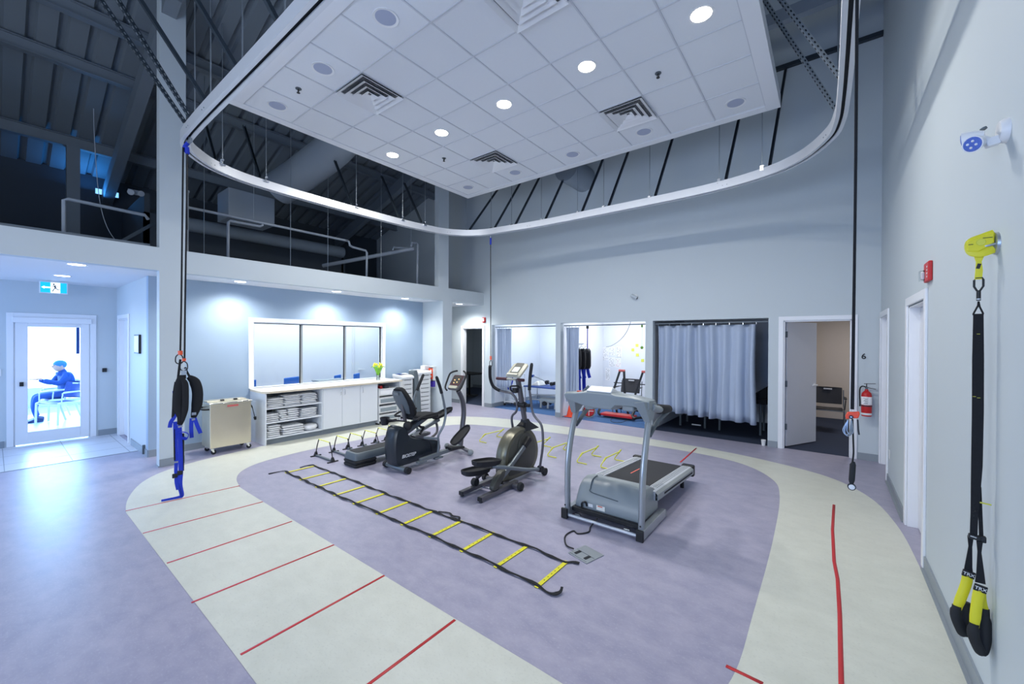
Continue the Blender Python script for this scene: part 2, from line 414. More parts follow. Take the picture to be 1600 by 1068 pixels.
def baseboards():
    h = .105; t = .012
    b = MB()
    for x0,x1 in ((-7.23,-6.99),(-5.02,-4.885),(-2.905,-2.755),(-.80,-.66),(.365,.614),(-10.6,-8.17)): b.box(x0,x1,YB-t,YB,0,h)
    for x in (-6.99,-2.755): b.box(x,x+t,YB,YB+.12,0,h)
    struct('baseboard_back', b, 'base_gray')
    b = MB(); b.box(XR-t,XR,-4.0,4.49,0,h); b.box(XR-t,XR,5.53,7.03,0,h); b.box(XR-.03,XR-t,-4.0,4.49,0,.012); b.box(XR-.03,XR-t,5.53,7.03,0,.012)
    struct('baseboard_right', b, 'base_gray')
    b = MB(); b.box(XL,XL+t,1.42,1.70,0,h); b.box(XL,XL+t,6.64,6.94,0,h); b.box(XS,XS+t,1.44,6.64,0,h); b.box(-9.2,XS,1.435-t,1.435,0,h)
    b.box(-10.5,-10.5+t,-4,.12,0,h); b.box(-10.5,-10.5+t,1.19,1.435,0,h); b.box(XL-.15,XL,1.42-t,1.42,0,.012)
    struct('baseboard_left', b, 'base_gray')
    b = MB(); b.box(-7.02,-5.0,10.388,10.4,0,h); b.box(-4.9,-2.9,10.388,10.4,0,h); b.box(-7.02,-7.008,8.22,10.39,0,h)
    b.box(-9.6+0,-9.588,1.6,6.7,0,h); b.box(-10.588,-7.12,11.188,11.2,0,h)
    struct('baseboard_alcoves', b, 'base_gray')
baseboards()
def frame_x(b, x0, x1, z1, y, w=.07, t=.018, depth=.12, jamb=True):   # door casing on a wall facing -Y
    b.box(x0-w,x0,y-t,y,0,z1+w); b.box(x1,x1+w,y-t,y,0,z1+w); b.box(x0,x1,y-t,y,z1,z1+w)
    if jamb: b.box(x0,x0+.02,y,y+depth,0,z1); b.box(x1-.02,x1,y,y+depth,0,z1); b.box(x0,x1,y,y+depth,z1-.02,z1)
def frame_y(b, y0, y1, z1, x, s, w=.07, t=.018, depth=.12):           # on a wall facing s*X
    b.box(x,x+s*t,y0-w,y0,0,z1+w); b.box(x,x+s*t,y1,y1+w,0,z1+w); b.box(x,x+s*t,y0,y1,z1,z1+w)
    b.box(x,x-s*depth,y0,y0+.02,0,z1); b.box(x,x-s*depth,y1-.02,y1,0,z1); b.box(x,x-s*depth,y0,y1,z1-.02,z1)
def lever(parent, c, d, n, m='plastic_white'):
    c = Vector(c); d = Vector(d); n = Vector(n); b = MB()
    b.cyl(c, c+n*.012, .027, seg=14); b.cyl(c+n*.012, c+n*.05, .01, seg=8); b.tube([c+n*.045, c+n*.05+d*.03, c+n*.05+d*.13], .013, 8)
    return b.build('door_handle', m, parent)
def doors():
    # treatment room door, half open
    t = thing('door_6','','door'); del t['label']; del t['category']; t['kind'] = 'structure'
    b = MB(); frame_x(b, -.585,.285,2.125,YB); b.build('door_frame','trim_white',t,bevel=.004)
    hx,hy = -.56,YB+.135; a = math.radians(63); L = .84
    dx,dy = math.cos(a),math.sin(a); nx,ny = dy,-dx
    b = MB(); R = Matrix(((dx,nx,0),(dy,ny,0),(0,0,1)))
    b.obox((hx+dx*L/2, hy+dy*L/2, 1.065),(L,.042,2.09),R); leaf = b.build('door_leaf','trim_jamb',t,bevel=.002)
    lever(leaf, (hx+dx*(L-.06)+nx*.021, hy+dy*(L-.06)+ny*.021, 1.02), (-dx,-dy,0), (nx,ny,0))
    for z in (.35,1.07,1.9):
        b = MB(); b.cyl((hx+.015,hy-.03,z-.05),(hx+.015,hy-.03,z+.05),.012,seg=8); b.box(hx-.02,hx+.018,hy-.034,hy-.028,z-.05,z+.05); b.build('hinge','machine_gray_dark',t)
    # doors of the right wall
    for n,(y0,y1,z1) in enumerate(((4.57,5.46,2.13),(7.11,8.0,2.14))):
        t = thing('door_%d' % (n+4),'','door'); del t['label']; del t['category']; t['kind'] = 'structure'
        b = MB(); frame_y(b,y0,y1,z1,XR,-1,w=.075); b.box(XR+.07,XR+.085,y0+.02,y0+.035,0,z1-.02); b.build('door_frame','trim_white',t,bevel=.004)
        b = MB(); b.box(XR+.075,XR+.115,y0+.022,y1-.022,.01,z1-.022); leaf = b.build('door_leaf','trim_jamb',t,bevel=.002)
        lever(leaf,(XR+.075,y0+.1,1.02),(0,1,0),(-1,0,0))
    # dark doorway in the far left corner
    t = thing('door_3','','door'); del t['label']; del t['category']; t['kind'] = 'structure'
    b = MB(); frame_x(b,-8.05,-7.31,2.105,YB); b.build('door_frame','trim_white',t,bevel=.004)
    # glazed exit door
    t = thing('door_1','','door'); del t['label']; del t['category']; t['kind'] = 'structure'
    b = MB(); frame_y(b,.215,1.09,2.12,-10.5,1,w=.075); b.box(-10.5,-10.44,.2,1.1,2.03,2.12); b.build('door_frame','trim_white',t,bevel=.004)
    b = MB(); X0,X1 = -10.53,-10.485
    b.box(X0,X1,.23,.365,.015,2.09); b.box(X0,X1,.965,1.075,.015,2.09); b.box(X0,X1,.365,.965,.015,.215); b.box(X0,X1,.365,.965,1.965,2.09)
    leaf = b.build('door_leaf','trim_white',t,bevel=.003)
    b = MB(); b.box(-10.512,-10.504,.365,.965,.215,1.965); b.build('glass_pane','glass',t)
    b = MB(); b.box(-10.485,-10.46,.275,.32,.98,1.05); b.build('latch','black',leaf,bevel=.004)
    b = MB(); b.box(-10.51,-10.495,.915,.955,1.50,1.965); b.build('blue_strip','blue_plastic',t)
    # door in the hallway side wall
    t = thing('door_2','','door'); del t['label']; del t['category']; t['kind'] = 'structure'
    b = MB(); frame_x(b,-10.28,-9.42,2.13,1.435,w=.07); b.build('door_frame','trim_white',t,bevel=.004)
    b = MB(); b.box(-10.26,-9.44,1.50,1.54,.01,2.11); leaf = b.build('door_leaf','trim_white',t)
    for z in (.35,1.1,1.87):
        b = MB(); b.box(-9.45,-9.42,1.43,1.452,z-.05,z+.05); b.build('hinge','machine_gray_dark',t)
doors()
def window_office():
    t = thing('window_2','','window'); del t['label']; del t['category']; t['kind'] = 'structure'
    y0,y1,z0,z1 = 2.84,5.47,.907,2.08; x = XS
    b = MB(); w = .075
    b.box(x,x+.02,y0-w,y0,z0,z1+w); b.box(x,x+.02,y1,y1+w,z0-.06,z1+w); b.box(x,x+.02,y0,y1,z1,z1+w)
    b.box(x-.12,x,y0,y0+.015,z0,z1); b.box(x-.12,x,y1-.015,y1,z0,z1); b.box(x-.12,x,y0,y1,z1-.015,z1); b.box(x-.12,x,y0,y1,z0,z0+.015)
    b.build('window_frame','trim_white',t,bevel=.003)
    for ym in (3.69,4.59):
        b = MB(); b.box(x-.07,x-.03,ym-.018,ym+.018,z0,z1); b.build('mullion','machine_silver',t)
    b = MB()
    for ym in (3.665,4.565,5.445): b.box(x-.062,x-.028,ym-.006,ym+.002,z0,z1)
    b.box(x-.062,x-.028,y0+.015,y1-.015,z1-.027,z1-.016)
    b.build('gasket','slot_dark',t)
    for a,c in ((y0+.02,3.655),(3.712,4.555),(4.612,y1-.03)):
        b = MB(); b.box(x-.053,x-.047,a,c,z0+.016,z1-.028); b.build('glass_pane','glass',t)
    # white door and chairs seen inside the office
    d = thing('door_7','','door'); del d['label']; del d['category']; d['kind'] = 'structure'
    b = MB(); b.box(-9.6,-9.57,5.66,5.73,0,2.2); b.box(-9.6,-9.57,6.62,6.69,0,2.2); b.box(-9.6,-9.57,5.73,6.62,2.13,2.2); b.build('door_frame','trim_jamb',d)
    b = MB(); b.box(-9.6,-9.585,5.73,6.62,.01,2.13); lf = b.build('door_leaf','trim_white',d); lever(lf,(-9.585,5.85,1.0),(0,1,0),(1,0,0))
window_office()
def ceiling_panel():
    # the suspended ceiling: border, tiles, fascia
    x0,x1,y0,y1,z = -6.114,-.505,1.856,6.282,4.812
    gx0,gy0,p = -5.985,1.995,.592
    t = thing('ceiling_cloud','','ceiling'); del t['label']; del t['category']; t['kind'] = 'structure'; t.name = 'ceiling'
    b = MB(); g1x,g1y = gx0+9*p,gy0+7*p
    b.box(x0,gx0,y0,y1,z,z+.16); b.box(g1x,x1,y0,y1,z,z+.16); b.box(gx0,g1x,y0,gy0,z,z+.16); b.box(gx0,g1x,g1y,y1,z,z+.16)
    b.build('border','ceiling_white',t,bevel=.003)
    b = MB(); b.box(gx0,g1x,gy0,g1y,z+.012,z+.03); b.build('tile_field','tile_white',t)
    b = MB(); w = .008
    for i in range(10): b.box(gx0+i*p-w,gx0+i*p+w,gy0,g1y,z+.004,z+.013)
    for j in range(8): b.box(gx0,g1x,gy0+j*p-w,gy0+j*p+w,z+.0045,z+.013)
    b.build('grid','grid_white',t)
    return gx0,gy0,p,z
GX,GY,GP,GZ = ceiling_panel()
def cell(i,j): return (GX+(i+.5)*GP, GY+(j+.5)*GP)
def ceiling_fixtures():
    z = GZ+.012
    names = ['leftmost, nearest the hallway','second from the left','middle one','second from the right','rightmost, over the right side of the room']
    first = None
    for k,i in enumerate((0,2,4,6,8)):
        x,y = cell(i,3); lab = 'round recessed downlight in the suspended ceiling, ' + names[k]
        if first is None:
            t = thing('ceiling_downlight',lab,'ceiling light',(x,y,z),0,'downlights in the suspended ceiling')
            b = MB(); b.lathe([(.085,-.001),(.112,-.006),(.112,0)],(0,0,0)); b.build('trim_ring','plastic_white',t)
            b = MB(); b.lathe([(.0,-.003),(.092,-.003),(.092,.0)],(0,0,0)); b.build('lens','lamp_glow',t); first = t
        else: dup(first,(x,y,z),0,lab)
        area('downlight_lamp',(x,y,z-.02),(0,0,0),(.17,.17),34,(1,.97,.91),math.radians(165),'DISK')
    first = None
    far = ['leftmost','second from the left','third from the left','second from the right','rightmost']
    for j,row in ((0,'row nearest the camera'),(6,'row along the far edge')):
        for k,i in enumerate((0,2,4,6,8)):
            x,y = cell(i,j)
            if j == 0 and i > 4: continue
            lab = 'round grey ceiling speaker, %s of the %s' % (far[k],row)
            if first is None:
                t = thing('ceiling_speaker',lab,'speaker',(x,y,z),0,'speakers in the suspended ceiling')
                b = MB(); b.lathe([(.095,-.002),(.12,-.007),(.12,0)],(0,0,0)); b.build('rim','plastic_white',t)
                b = MB(); b.lathe([(.0,-.005),(.097,-.003),(.097,.0)],(0,0,0)); b.build('grille','speaker_grille',t); first = t
            else: dup(first,(x,y,z),0,lab)
    first = None
    for (i,j),lab in {(2,1):'square louvred air diffuser in the ceiling near the left corner',(2,5):'square louvred air diffuser near the far left end of the ceiling',(6,5):'square louvred air diffuser near the right end of the ceiling',(6,1):'square louvred air diffuser cut by the top edge of the photo'}.items():
        x,y = cell(i,j)
        if first is None:
            t = thing('air_diffuser',lab,'air vent',(x,y,z),0,'air diffusers in the suspended ceiling')
            b = MB(); b.box(-.28,.28,-.28,.28,.0,.006); b.build('backing','slot_dark',t)
            for q,(a,c) in enumerate(((.292,.245),(.215,.165),(.145,.095),(.075,.02))):
                b = MB(); zo,zi = (-.004,.0) if q == 0 else (-.028,-.002)
                if q == 0: a2,zz,zk = .235,-.010,-.002
                for sgn in range(4):
                    ro = Matrix.Rotation(sgn*PI/2,3,'Z')
                    b.hexa([ro@Vector(p) for p in ((-a,-a,-.034),(a,-a,-.034),(c,-c,-.004),(-c,-c,-.004),(-a,-a,-.030),(a,-a,-.030),(c,-c,-.0005),(-c,-c,-.0005))])
                b.build('louvre_frame' if q == 0 else 'louvre','plastic_white',t)
            first = t
        else: dup(first,(x,y,z),0,lab)
    first = None
    for (i,j),lab in {(1,0):'small fire sprinkler head in the ceiling beside the left corner speaker',(1,4):'small fire sprinkler head in the ceiling near the far left downlight',(7,4):'small fire sprinkler head in the ceiling near the right diffuser'}.items():
        x,y = cell(i,j)
        if first is None:
            t = thing('sprinkler_head',lab,'sprinkler',(x,y,z),0,'sprinklers in the suspended ceiling')
            b = MB(); b.lathe([(.035,-.006),(.035,0)],(0,0,0),seg=16); b.build('escutcheon','machine_gray_dark',t)
            b = MB(); b.cyl((0,0,-.05),(0,0,-.005),.007,seg=8); b.tube([(-.014,0,-.01),(-.016,0,-.035),(0,0,-.05),(.016,0,-.035),(.014,0,-.01)],.003,6); b.lathe([(.02,-.054),(.02,-.051)],(0,0,0),seg=12); b.build('deflector','black',t); first = t
        else: dup(first,(x,y,z),0,lab)
ceiling_fixtures()
def low_downlights():
    specs = [((-7.56,.664),'hallway ceiling downlight nearer the room',.085,5,'lamp_glow_cool',(.85,.93,1)),
             ((-9.1,.65),'hallway ceiling downlight nearer the exit door',.085,5,'lamp_glow_cool',(.85,.93,1)),
             ((-7.60,2.50),'recess downlight on the left, over the steel cart',.075,13,'lamp_glow',(1,.99,.96)),
             ((-7.60,4.15),'recess downlight in the middle, over the white counter',.075,13,'lamp_glow',(1,.99,.96)),
             ((-7.60,5.78),'recess downlight on the right, over the drawer towers',.075,13,'lamp_glow',(1,.99,.96)),
             ((-7.6,7.5),'downlight over the passage in front of the dark doorway',.085,16,'lamp_glow',(1,.99,.96))]
    first = None
    for (x,y),lab,r,e,m,c in specs:
        if first is None:
            t = thing('recessed_downlight',lab,'ceiling light',(x,y,HZ),0,'downlights under the low ceiling')
            b = MB(); b.lathe([(.075,-.002),(.1,-.006),(.1,0)],(0,0,0)); b.build('trim_ring','plastic_white',t)
            b = MB(); b.lathe([(.0,-.004),(.08,-.004),(.08,.0)],(0,0,0)); b.build('lens','lamp_glow_cool',t); first = t
        else: dup(first,(x,y,HZ),0,lab)
        l = bpy.data.lights.new('recess_spot','SPOT'); l.energy = e*(9.5 if -7.7<x<-7.59 and y<6 else (7 if y<1 else 13)); l.color = c; l.spot_size = math.radians(155); l.spot_blend = 1; l.shadow_soft_size = .1
        o = bpy.data.objects.new('recess_spot',l); COL.objects.link(o); o.location = (x,y,HZ-.02)
low_downlights()
# ---------------------------------------------------------------- the open roof void
def roof():
    def zr(x): return 9.2+.33*x if x < -3.2 else 8.144
    b = MB(); xs = (-13.3,-7.0,-3.2,.8); n = 0; y = -4.1; prof = []
    while y < 8.3:
        prof += [(y,0),(y+.19,0),(y+.215,.06),(y+.275,.06)]; y += .30
    secs = [[(x,yy,zr(x)+dz) for yy,dz in prof] for x in xs]
    b.loft(secs, closed=False); struct('roof_deck', b, 'roof_deck', ang=20)
    for k,(x,h) in enumerate(((-6.2,.2),(-8.28,.2),(-9.23,.2),(-11.08,.22))):
        b = MB(); z = zr(x)-.005; b.box(x-.006,x+.006,-4,8.09,z-h,z-.04); b.box(x-.06,x+.06,-4,8.09,z-h-.012,z-h); b.box(x-.05,x+.05,-4,8.09,z-.04,z-.028)
        struct('roof_beam', b, 'steel_dark')
    for y,w in ((1.52,.16),(6.66,.14),(-1.8,.16)):
        b = MB(); secs = []
        for x in (-13.0,-7.0): secs.append([(x,y-w/2,zr(x)-.52),(x,y+w/2,zr(x)-.52),(x,y+w/2,zr(x)-.23),(x,y-w/2,zr(x)-.23)])
        b.loft(secs); struct('roof_beam', b, 'steel_dark')
    b = MB(); b.box(-11.16,-11.0,.84,1.01,HT-.04,5.32); struct('post', b, 'steel_dark')
    b = MB(); b.box(-7.5,.61,YB-.07,YB,6.29,6.35); struct('roof_beam', b, 'strut')
    b = MB(); b.box(-3.2,.61,7.15,7.27,6.5,6.68); struct('roof_beam', b, 'pipe_paint')
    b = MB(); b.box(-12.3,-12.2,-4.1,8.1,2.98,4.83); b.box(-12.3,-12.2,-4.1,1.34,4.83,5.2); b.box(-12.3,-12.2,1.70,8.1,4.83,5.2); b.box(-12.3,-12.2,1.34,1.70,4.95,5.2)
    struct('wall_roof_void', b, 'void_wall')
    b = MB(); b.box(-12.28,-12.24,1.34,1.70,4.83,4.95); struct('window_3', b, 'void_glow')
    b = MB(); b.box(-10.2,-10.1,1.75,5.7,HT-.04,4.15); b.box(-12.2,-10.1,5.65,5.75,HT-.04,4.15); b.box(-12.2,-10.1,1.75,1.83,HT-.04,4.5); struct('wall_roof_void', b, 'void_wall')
    b = MB(); b.box(-7.62,-7.44,-4.1,1.35,HT-.04,HT+.055); b.box(-7.62,-7.44,1.72,6.45,HT-.04,HT+.02); struct('trim_2', b, 'steel_dark')
roof()
def pipes():
    r = .022
    X = -7.9
    def P(l): return [(X,y,z) for y,z in l]
    b = MB(); b.tube(smooth(P([(1.80,3.83),(4.55,3.83)]),1),r,8); b.tube(P([(4.5,3.83),(4.58,3.82),(4.60,3.745),(4.66,3.72),(4.97,3.70),(5.0,3.66),(4.99,3.0)]),r,8)
    tag(b.build('water_pipe','pipe_paint'),'long grey pipe running above the header, dropping down at its right end','pipe')
    b = MB(); b.tube(P([(2.42,3.0),(2.42,3.72),(2.45,3.75),(2.9,3.76),(2.94,3.79),(2.94,3.805)]),r,8)
    tag(b.build('water_pipe','pipe_paint'),'short looped grey pipe rising from the header behind the left rope','pipe')
    b = MB(); b.tube([(-7.6,1.79,3.0),(-7.6,1.79,3.99)],.03,10); b.lathe([(.04,3.97),(.04,4.0)],(-7.6,1.79,0),seg=10)
    tag(b.build('vent_stack','pipe_paint'),'upright capped grey pipe right beside the tall column','pipe')
    b = MB(); b.tube([(-7.8,.57,3.0),(-7.8,.57,3.56),(-7.8,.61,3.585),(-7.8,1.36,3.56),(-7.84,1.40,3.52)],r,8)
    tag(b.build('water_pipe','pipe_paint'),'bent grey pipe above the hallway opening, left of the tall column','pipe')
    b = MB(); b.tube([(-7.8,6.28,3.0),(-7.8,6.30,4.07),(-7.8,6.24,4.10),(-7.8,6.12,4.08),(-7.8,6.10,3.98)],.028,8); b.tube([(-7.8,6.18,3.95),(-8.6,5.4,3.7),(-9.6,4.9,3.55)],.045,10)
    b.tube([(-8.0,6.15,3.98),(-8.0,5.75,3.93),(-8.0,5.73,3.85)],.022,8)
    tag(b.build('drain_pipe','pipe_paint'),'thick bent grey pipe above the header beside the far column','pipe')
    b = MB(); b.tube([(-9.6,1.9,3.95),(-9.6,5.4,3.95)],.13,16); tag(b.build('duct_run','steel_dark'),'long dark round duct lying above the low ceiling','duct')
    b = MB(); b.tube(smooth([(-5.6,3.95,6.15),(-7.0,3.95,5.45),(-8.1,3.78,5.08),(-8.75,3.55,4.8)],5),.32,20)
    tag(b.build('air_duct','duct'),'large pale round air duct slanting down behind the ceiling edge','duct')
    b = MB(); b.box(-9.4,-8.8,2.7,3.5,4.05,4.6); tag(b.build('air_handler','duct',bevel=.01),'pale boxy air handler at the lower end of the large duct','air handler')
    b = MB(); b.tube([(-4.3,7.3,5.35),(-4.3,8.09,5.35)],.27,20); tag(b.build('air_duct','duct'),'short pale duct end showing between the ceiling and the back wall','duct')
    b = MB(); b.tube(smooth([(-7.9,.85,4.9),(-7.88,.86,4.4),(-7.86,.9,3.7),(-7.8,.97,3.3),(-7.75,1.1,3.04)],6),.004,5); tag(b.build('cable','pipe_paint'),'thin slack cable hanging from the roof above the hallway','cable')
    b = MB(); b.tube(smooth([(-7.6,-.05,3.0),(-7.6,-.06,3.25),(-7.6,-.15,3.42)],5),.012,6); tag(b.build('conduit','pipe_paint'),'thin curved grey conduit at the far left above the header','conduit')
    b = MB(); b.bar((-7.6,.98,3.0),(-7.6,1.42,3.42),.04,.04); tag(b.build('pipe_brace','strut'),'dark slanting brace beside the tall column above the hallway','brace')
    b = MB(); b.box(-9.02,-9.0,1.36,1.55,4.14,4.22); b.cyl((-9.0,1.40,4.17),(-8.97,1.39,4.16),.04,.05); b.cyl((-9.0,1.51,4.18),(-8.97,1.52,4.17),.04,.05); tag(b.build('emergency_light','pipe_paint',bevel=.01),'small pale twin-head fixture mounted high in the roof void','emergency light')
    hs = [((-7.75,2.05),3.05,5.9),((-7.75,2.75),3.83,5.9),((-7.75,3.35),3.05,5.9),((-7.75,4.05),3.05,5.9),((-7.75,5.25),3.05,5.9),((-7.75,6.05),4.1,5.9)]
    for k,((x,y),z0,z1) in enumerate(hs):
        b = MB(); b.cyl((x,y,z0),(x,y,z1),.005,seg=6)
        tag(b.build('threaded_rod','galv'),'thin steel hanger rod above the low header, %s from the left' % ['first','second','third','fourth','fifth','sixth'][k],'rod','hanger rods above the low header')
pipes()
TZ = 4.06
def track():
    pts = [(-5.45,1.34),(-5.95,1.40),(-6.23,1.58),(-6.46,1.86),(-6.62,2.35),(-6.67,3.4),(-6.64,4.6),(-6.58,5.3),(-6.40,5.98),(-5.93,6.42),(-5.16,6.56),(-4.44,6.64),(-3.1,6.67),(-1.54,6.66),(-.72,6.49),(-.27,6.18),(.0,5.7),(.08,5.3),(.10,4.8),(.105,4.2),(.105,3.4),(.105,2.4),(.1,1.9),(-.1,1.5),(-.5,1.36),(-1.6,1.34),(-3.5,1.34)]
    C = smooth([(x,y,TZ) for x,y in pts],6,True)
    t = thing('ceiling_rail','closed loop of silver ceiling rail hung around the suspended ceiling','ceiling rail')
    # C-profile: box tube with a slot underneath
    b = MB(); b2 = MB(); N = len(C); rings = []; prof = [(-.014,-.045),(-.014,-.03),(-.036,-.03),(-.036,.06),(.036,.06),(.036,-.03),(.014,-.03),(.014,-.045),(.048,-.045),(.048,.075),(-.048,.075),(-.048,-.045)]
    for i in range(N):
        T = (C[(i+1)%N]-C[i-1]).normalized(); n = Vector((T.y,-T.x,0)).normalized()
        rings.append([b.bm.verts.new(C[i]+n*u+Vector((0,0,v))) for u,v in prof])
    m = len(prof)
    for i in range(N):
        A,B = rings[i],rings[(i+1)%N]
        for k in range(m): b.face([A[k],A[(k+1)%m],B[(k+1)%m],B[k]])
    b.build('rail','alu_matte',t,ang=30)
    b = MB(); rr = []
    for i in range(N):
        T = (C[(i+1)%N]-C[i-1]).normalized(); n = Vector((T.y,-T.x,0)).normalized(); rr.append([b.bm.verts.new(C[i]+n*u+Vector((0,0,v))) for u,v in ((-.034,-.02),(.034,-.02),(.034,-.016),(-.034,-.016))])
    for i in range(N):
        for k in range(4): b.face([rr[i][k],rr[i][(k+1)%4],rr[(i+1)%N][(k+1)%4],rr[(i+1)%N][k]])
    b.build('slot_shade','slot_dark',t)  # dark strip set inside the rail to paint the shade of its slot
    for i in range(0,N,16):
        T = (C[(i+1)%N]-C[i-1]).normalized(); n = Vector((T.y,-T.x,0)).normalized()
        for d in (-.03,.03):
            b = MB(); b.cyl(C[i]+T*d+n*.048,C[i]+T*d+n*.053,.007,seg=6); b.build('bolt','galv',t)
            b = MB(); b.cyl(C[i]+T*d-n*.048,C[i]+T*d-n*.053,.007,seg=6); b.build('bolt','galv',t)
track()
def struts():
    # brace bars and threaded rods that carry the rail
    far = [(-6.17,6.35),(-5.62,6.55),(-5.12,6.62),(-4.42,6.68),(-3.62,6.69),(-3.10,6.70),(-2.28,6.70),(-1.22,6.62),(-.66,6.47)]
    k = 0; nm = ['first','second','third','fourth','fifth','sixth','seventh','eighth','ninth']
    def brace(p0,p1,lab,g,perf=False):
        b = MB(); p0 = Vector(p0); p1 = Vector(p1); d = (p1-p0).normalized(); side = d.cross(Vector((0,0,1))).normalized(); up = side.cross(d)
        b.bar(p0,p1,.034,.006); b.bar(p0+side*.016+up*.014,p1+side*.016+up*.014,.004,.03,up=up); b.bar(p0-side*.016+up*.014,p1-side*.016+up*.014,.004,.03,up=up)
        t = thing('strut_brace',lab,'brace',group=g); b.build('channel','galv' if perf and p0.y>4 else 'strut',t)
        if perf:
            L = (p1-p0).length; b = MB(); q = 0
            while q*.05+.04 < L and q < 90:
                c = p0+d*(q*.05+.04)
                for s in (1,-1): b.bar(c-d*.011+side*s*.0185+up*.014,c+d*.011+side*s*.0185+up*.014,.002,.012,up=up)
                b.bar(c-d*.011-up*.004,c+d*.011-up*.004,.014,.002,up=up); q += 1
            b.build('slot','slot_dark' if p0.y>4 else 'galv',t)
        return t
    def rod(x,y,z1,lab):
        t = thing('threaded_rod',lab,'rod',(x,y,TZ),0,'threaded rods holding the ceiling rail')
        b = MB(); b.cyl((0,0,.045),(0,0,z1-TZ),.006,seg=6); b.build('rod','galv',t)
        b = MB(); b.box(-.02,.02,-.035,.035,.045,.06); b.box(-.02,.02,-.02,-.012,.06,.12); b.cyl((-.02,0,.11),(.03,0,.11),.014,seg=8); b.build('clamp','chrome',t)
    for i,(x,y) in enumerate(far):
        brace((x+.02,y+.03,TZ+.1),(x+.08,YB-.03,6.27),'dark strut brace above the far run of the rail, %s from the left' % nm[i],'braces above the far run of rail')
        rod(x-.07,y,6.8,'threaded rod above the far run of the rail, %s from the left' % nm[i])
    left = [(-6.45,1.82),(-6.62,2.42),(-6.66,3.9),(-6.60,4.85),(-6.53,5.35)]
    for i,(x,y) in enumerate(left):
        brace((x-.02+.02,y,TZ+.1),(x+.0-1.05+.55,y-.02,TZ+1.95),'dark strut brace above the left run of the rail, %s from the camera' % nm[i],'braces above the left run of rail') if i > 9 else brace((x,y,TZ+.1),(x-.52,y-.03,TZ+1.0),'dark strut brace above the left run of the rail, %s from the camera' % nm[i],'braces above the left run of rail')
        rod(x+.03,y+.08,6.0,'threaded rod above the left run of the rail, %s from the camera' % nm[i])
    near = [(-5.44,True),(-5.62,True),(-4.93,False),(-4.1,False),(-3.27,False)]
    for i,(x,perf) in enumerate(near):
        brace((x,1.30,TZ+.1),(x-.02+(.30 if i==0 else 0),1.30-1.35,TZ+.1+1.9),'%s strut brace above the near run of the rail, %s from the left' % ('perforated' if perf else 'plain dark',nm[(1,0,2,3,4)[i]]),'braces above the near run of rail',perf)
        if i != 1: rod(x+.08,1.335,7.0,'threaded rod above the near run of the rail, %s from the left' % nm[(0,0,1,2,3)[i]])
    brace((.06,5.45,TZ+.1),(-.62,5.25,TZ+1.55),'perforated strut brace above the right run of the rail, farther from the camera','braces above the right run of rail',True)
    brace((.07,4.75,TZ+.1),(-.55,4.62,TZ+1.3),'perforated strut brace above the right run of the rail, nearer the camera','braces above the right run of rail',True)
    rod(.06,5.3,7.3,'threaded rod above the right run of the rail, farther from the camera'); rod(.09,4.6,7.3,'threaded rod above the right run of the rail, nearer the camera')
struts()
# ---------------------------------------------------------------- floor tapes, ladder, hurdles
def tapes():
    n = 0
    L = [(-5.70,.845,-5.61,1.845),(-4.925,.845,-4.865,1.82),(-4.12,.85,-4.12,1.80),(-3.375,.825,-3.365,1.82),(-2.60,.86,-2.63,1.82),(-1.86,.80,-1.86,1.81)]
    nm = ['first','second','third','fourth','fifth','sixth']
    def strip(pts,lab,w=.012,g=None):
        b = MB(); A=[];B=[]
        P=[Vector((x,y,.0022)) for x,y in pts]
        for i,p in enumerate(P):
            d=(P[min(i+1,len(P)-1)]-P[max(i-1,0)]).normalized(); s=Vector((-d.y,d.x,0))*w
            A.append(b.bm.verts.new(p+s)); B.append(b.bm.verts.new(p-s))
        for i in range(len(P)-1): b.face([A[i],A[i+1],B[i+1],B[i]])
        o=b.build('floor_tape','red_tape',solid=.0008); tag(o,lab,'floor tape',g)
    for i,(x0,y0,x1,y1) in enumerate(L):
        strip([(x0,y0),(x1,y1)],'red tape line across the pale floor band, %s of six counted from the hanging harness'%nm[i],.010,'red tape lines across the near band')
    strip([(.062,5.66),(.045,4.9),(.05,4.2),(.068,3.9),(.072,3.4),(.066,2.73),(.06,1.5)],'long bent red tape line running along the right floor band',.012)
    strip([(-.43,2.475),(-.255,2.465),(.0,2.45)][:2],'short red tape line at the bottom edge of the photo',.012)
    strip([(-1.70,6.21),(-1.716,7.20)],'red tape line across the far floor band, behind the treadmill',.012)
tapes()
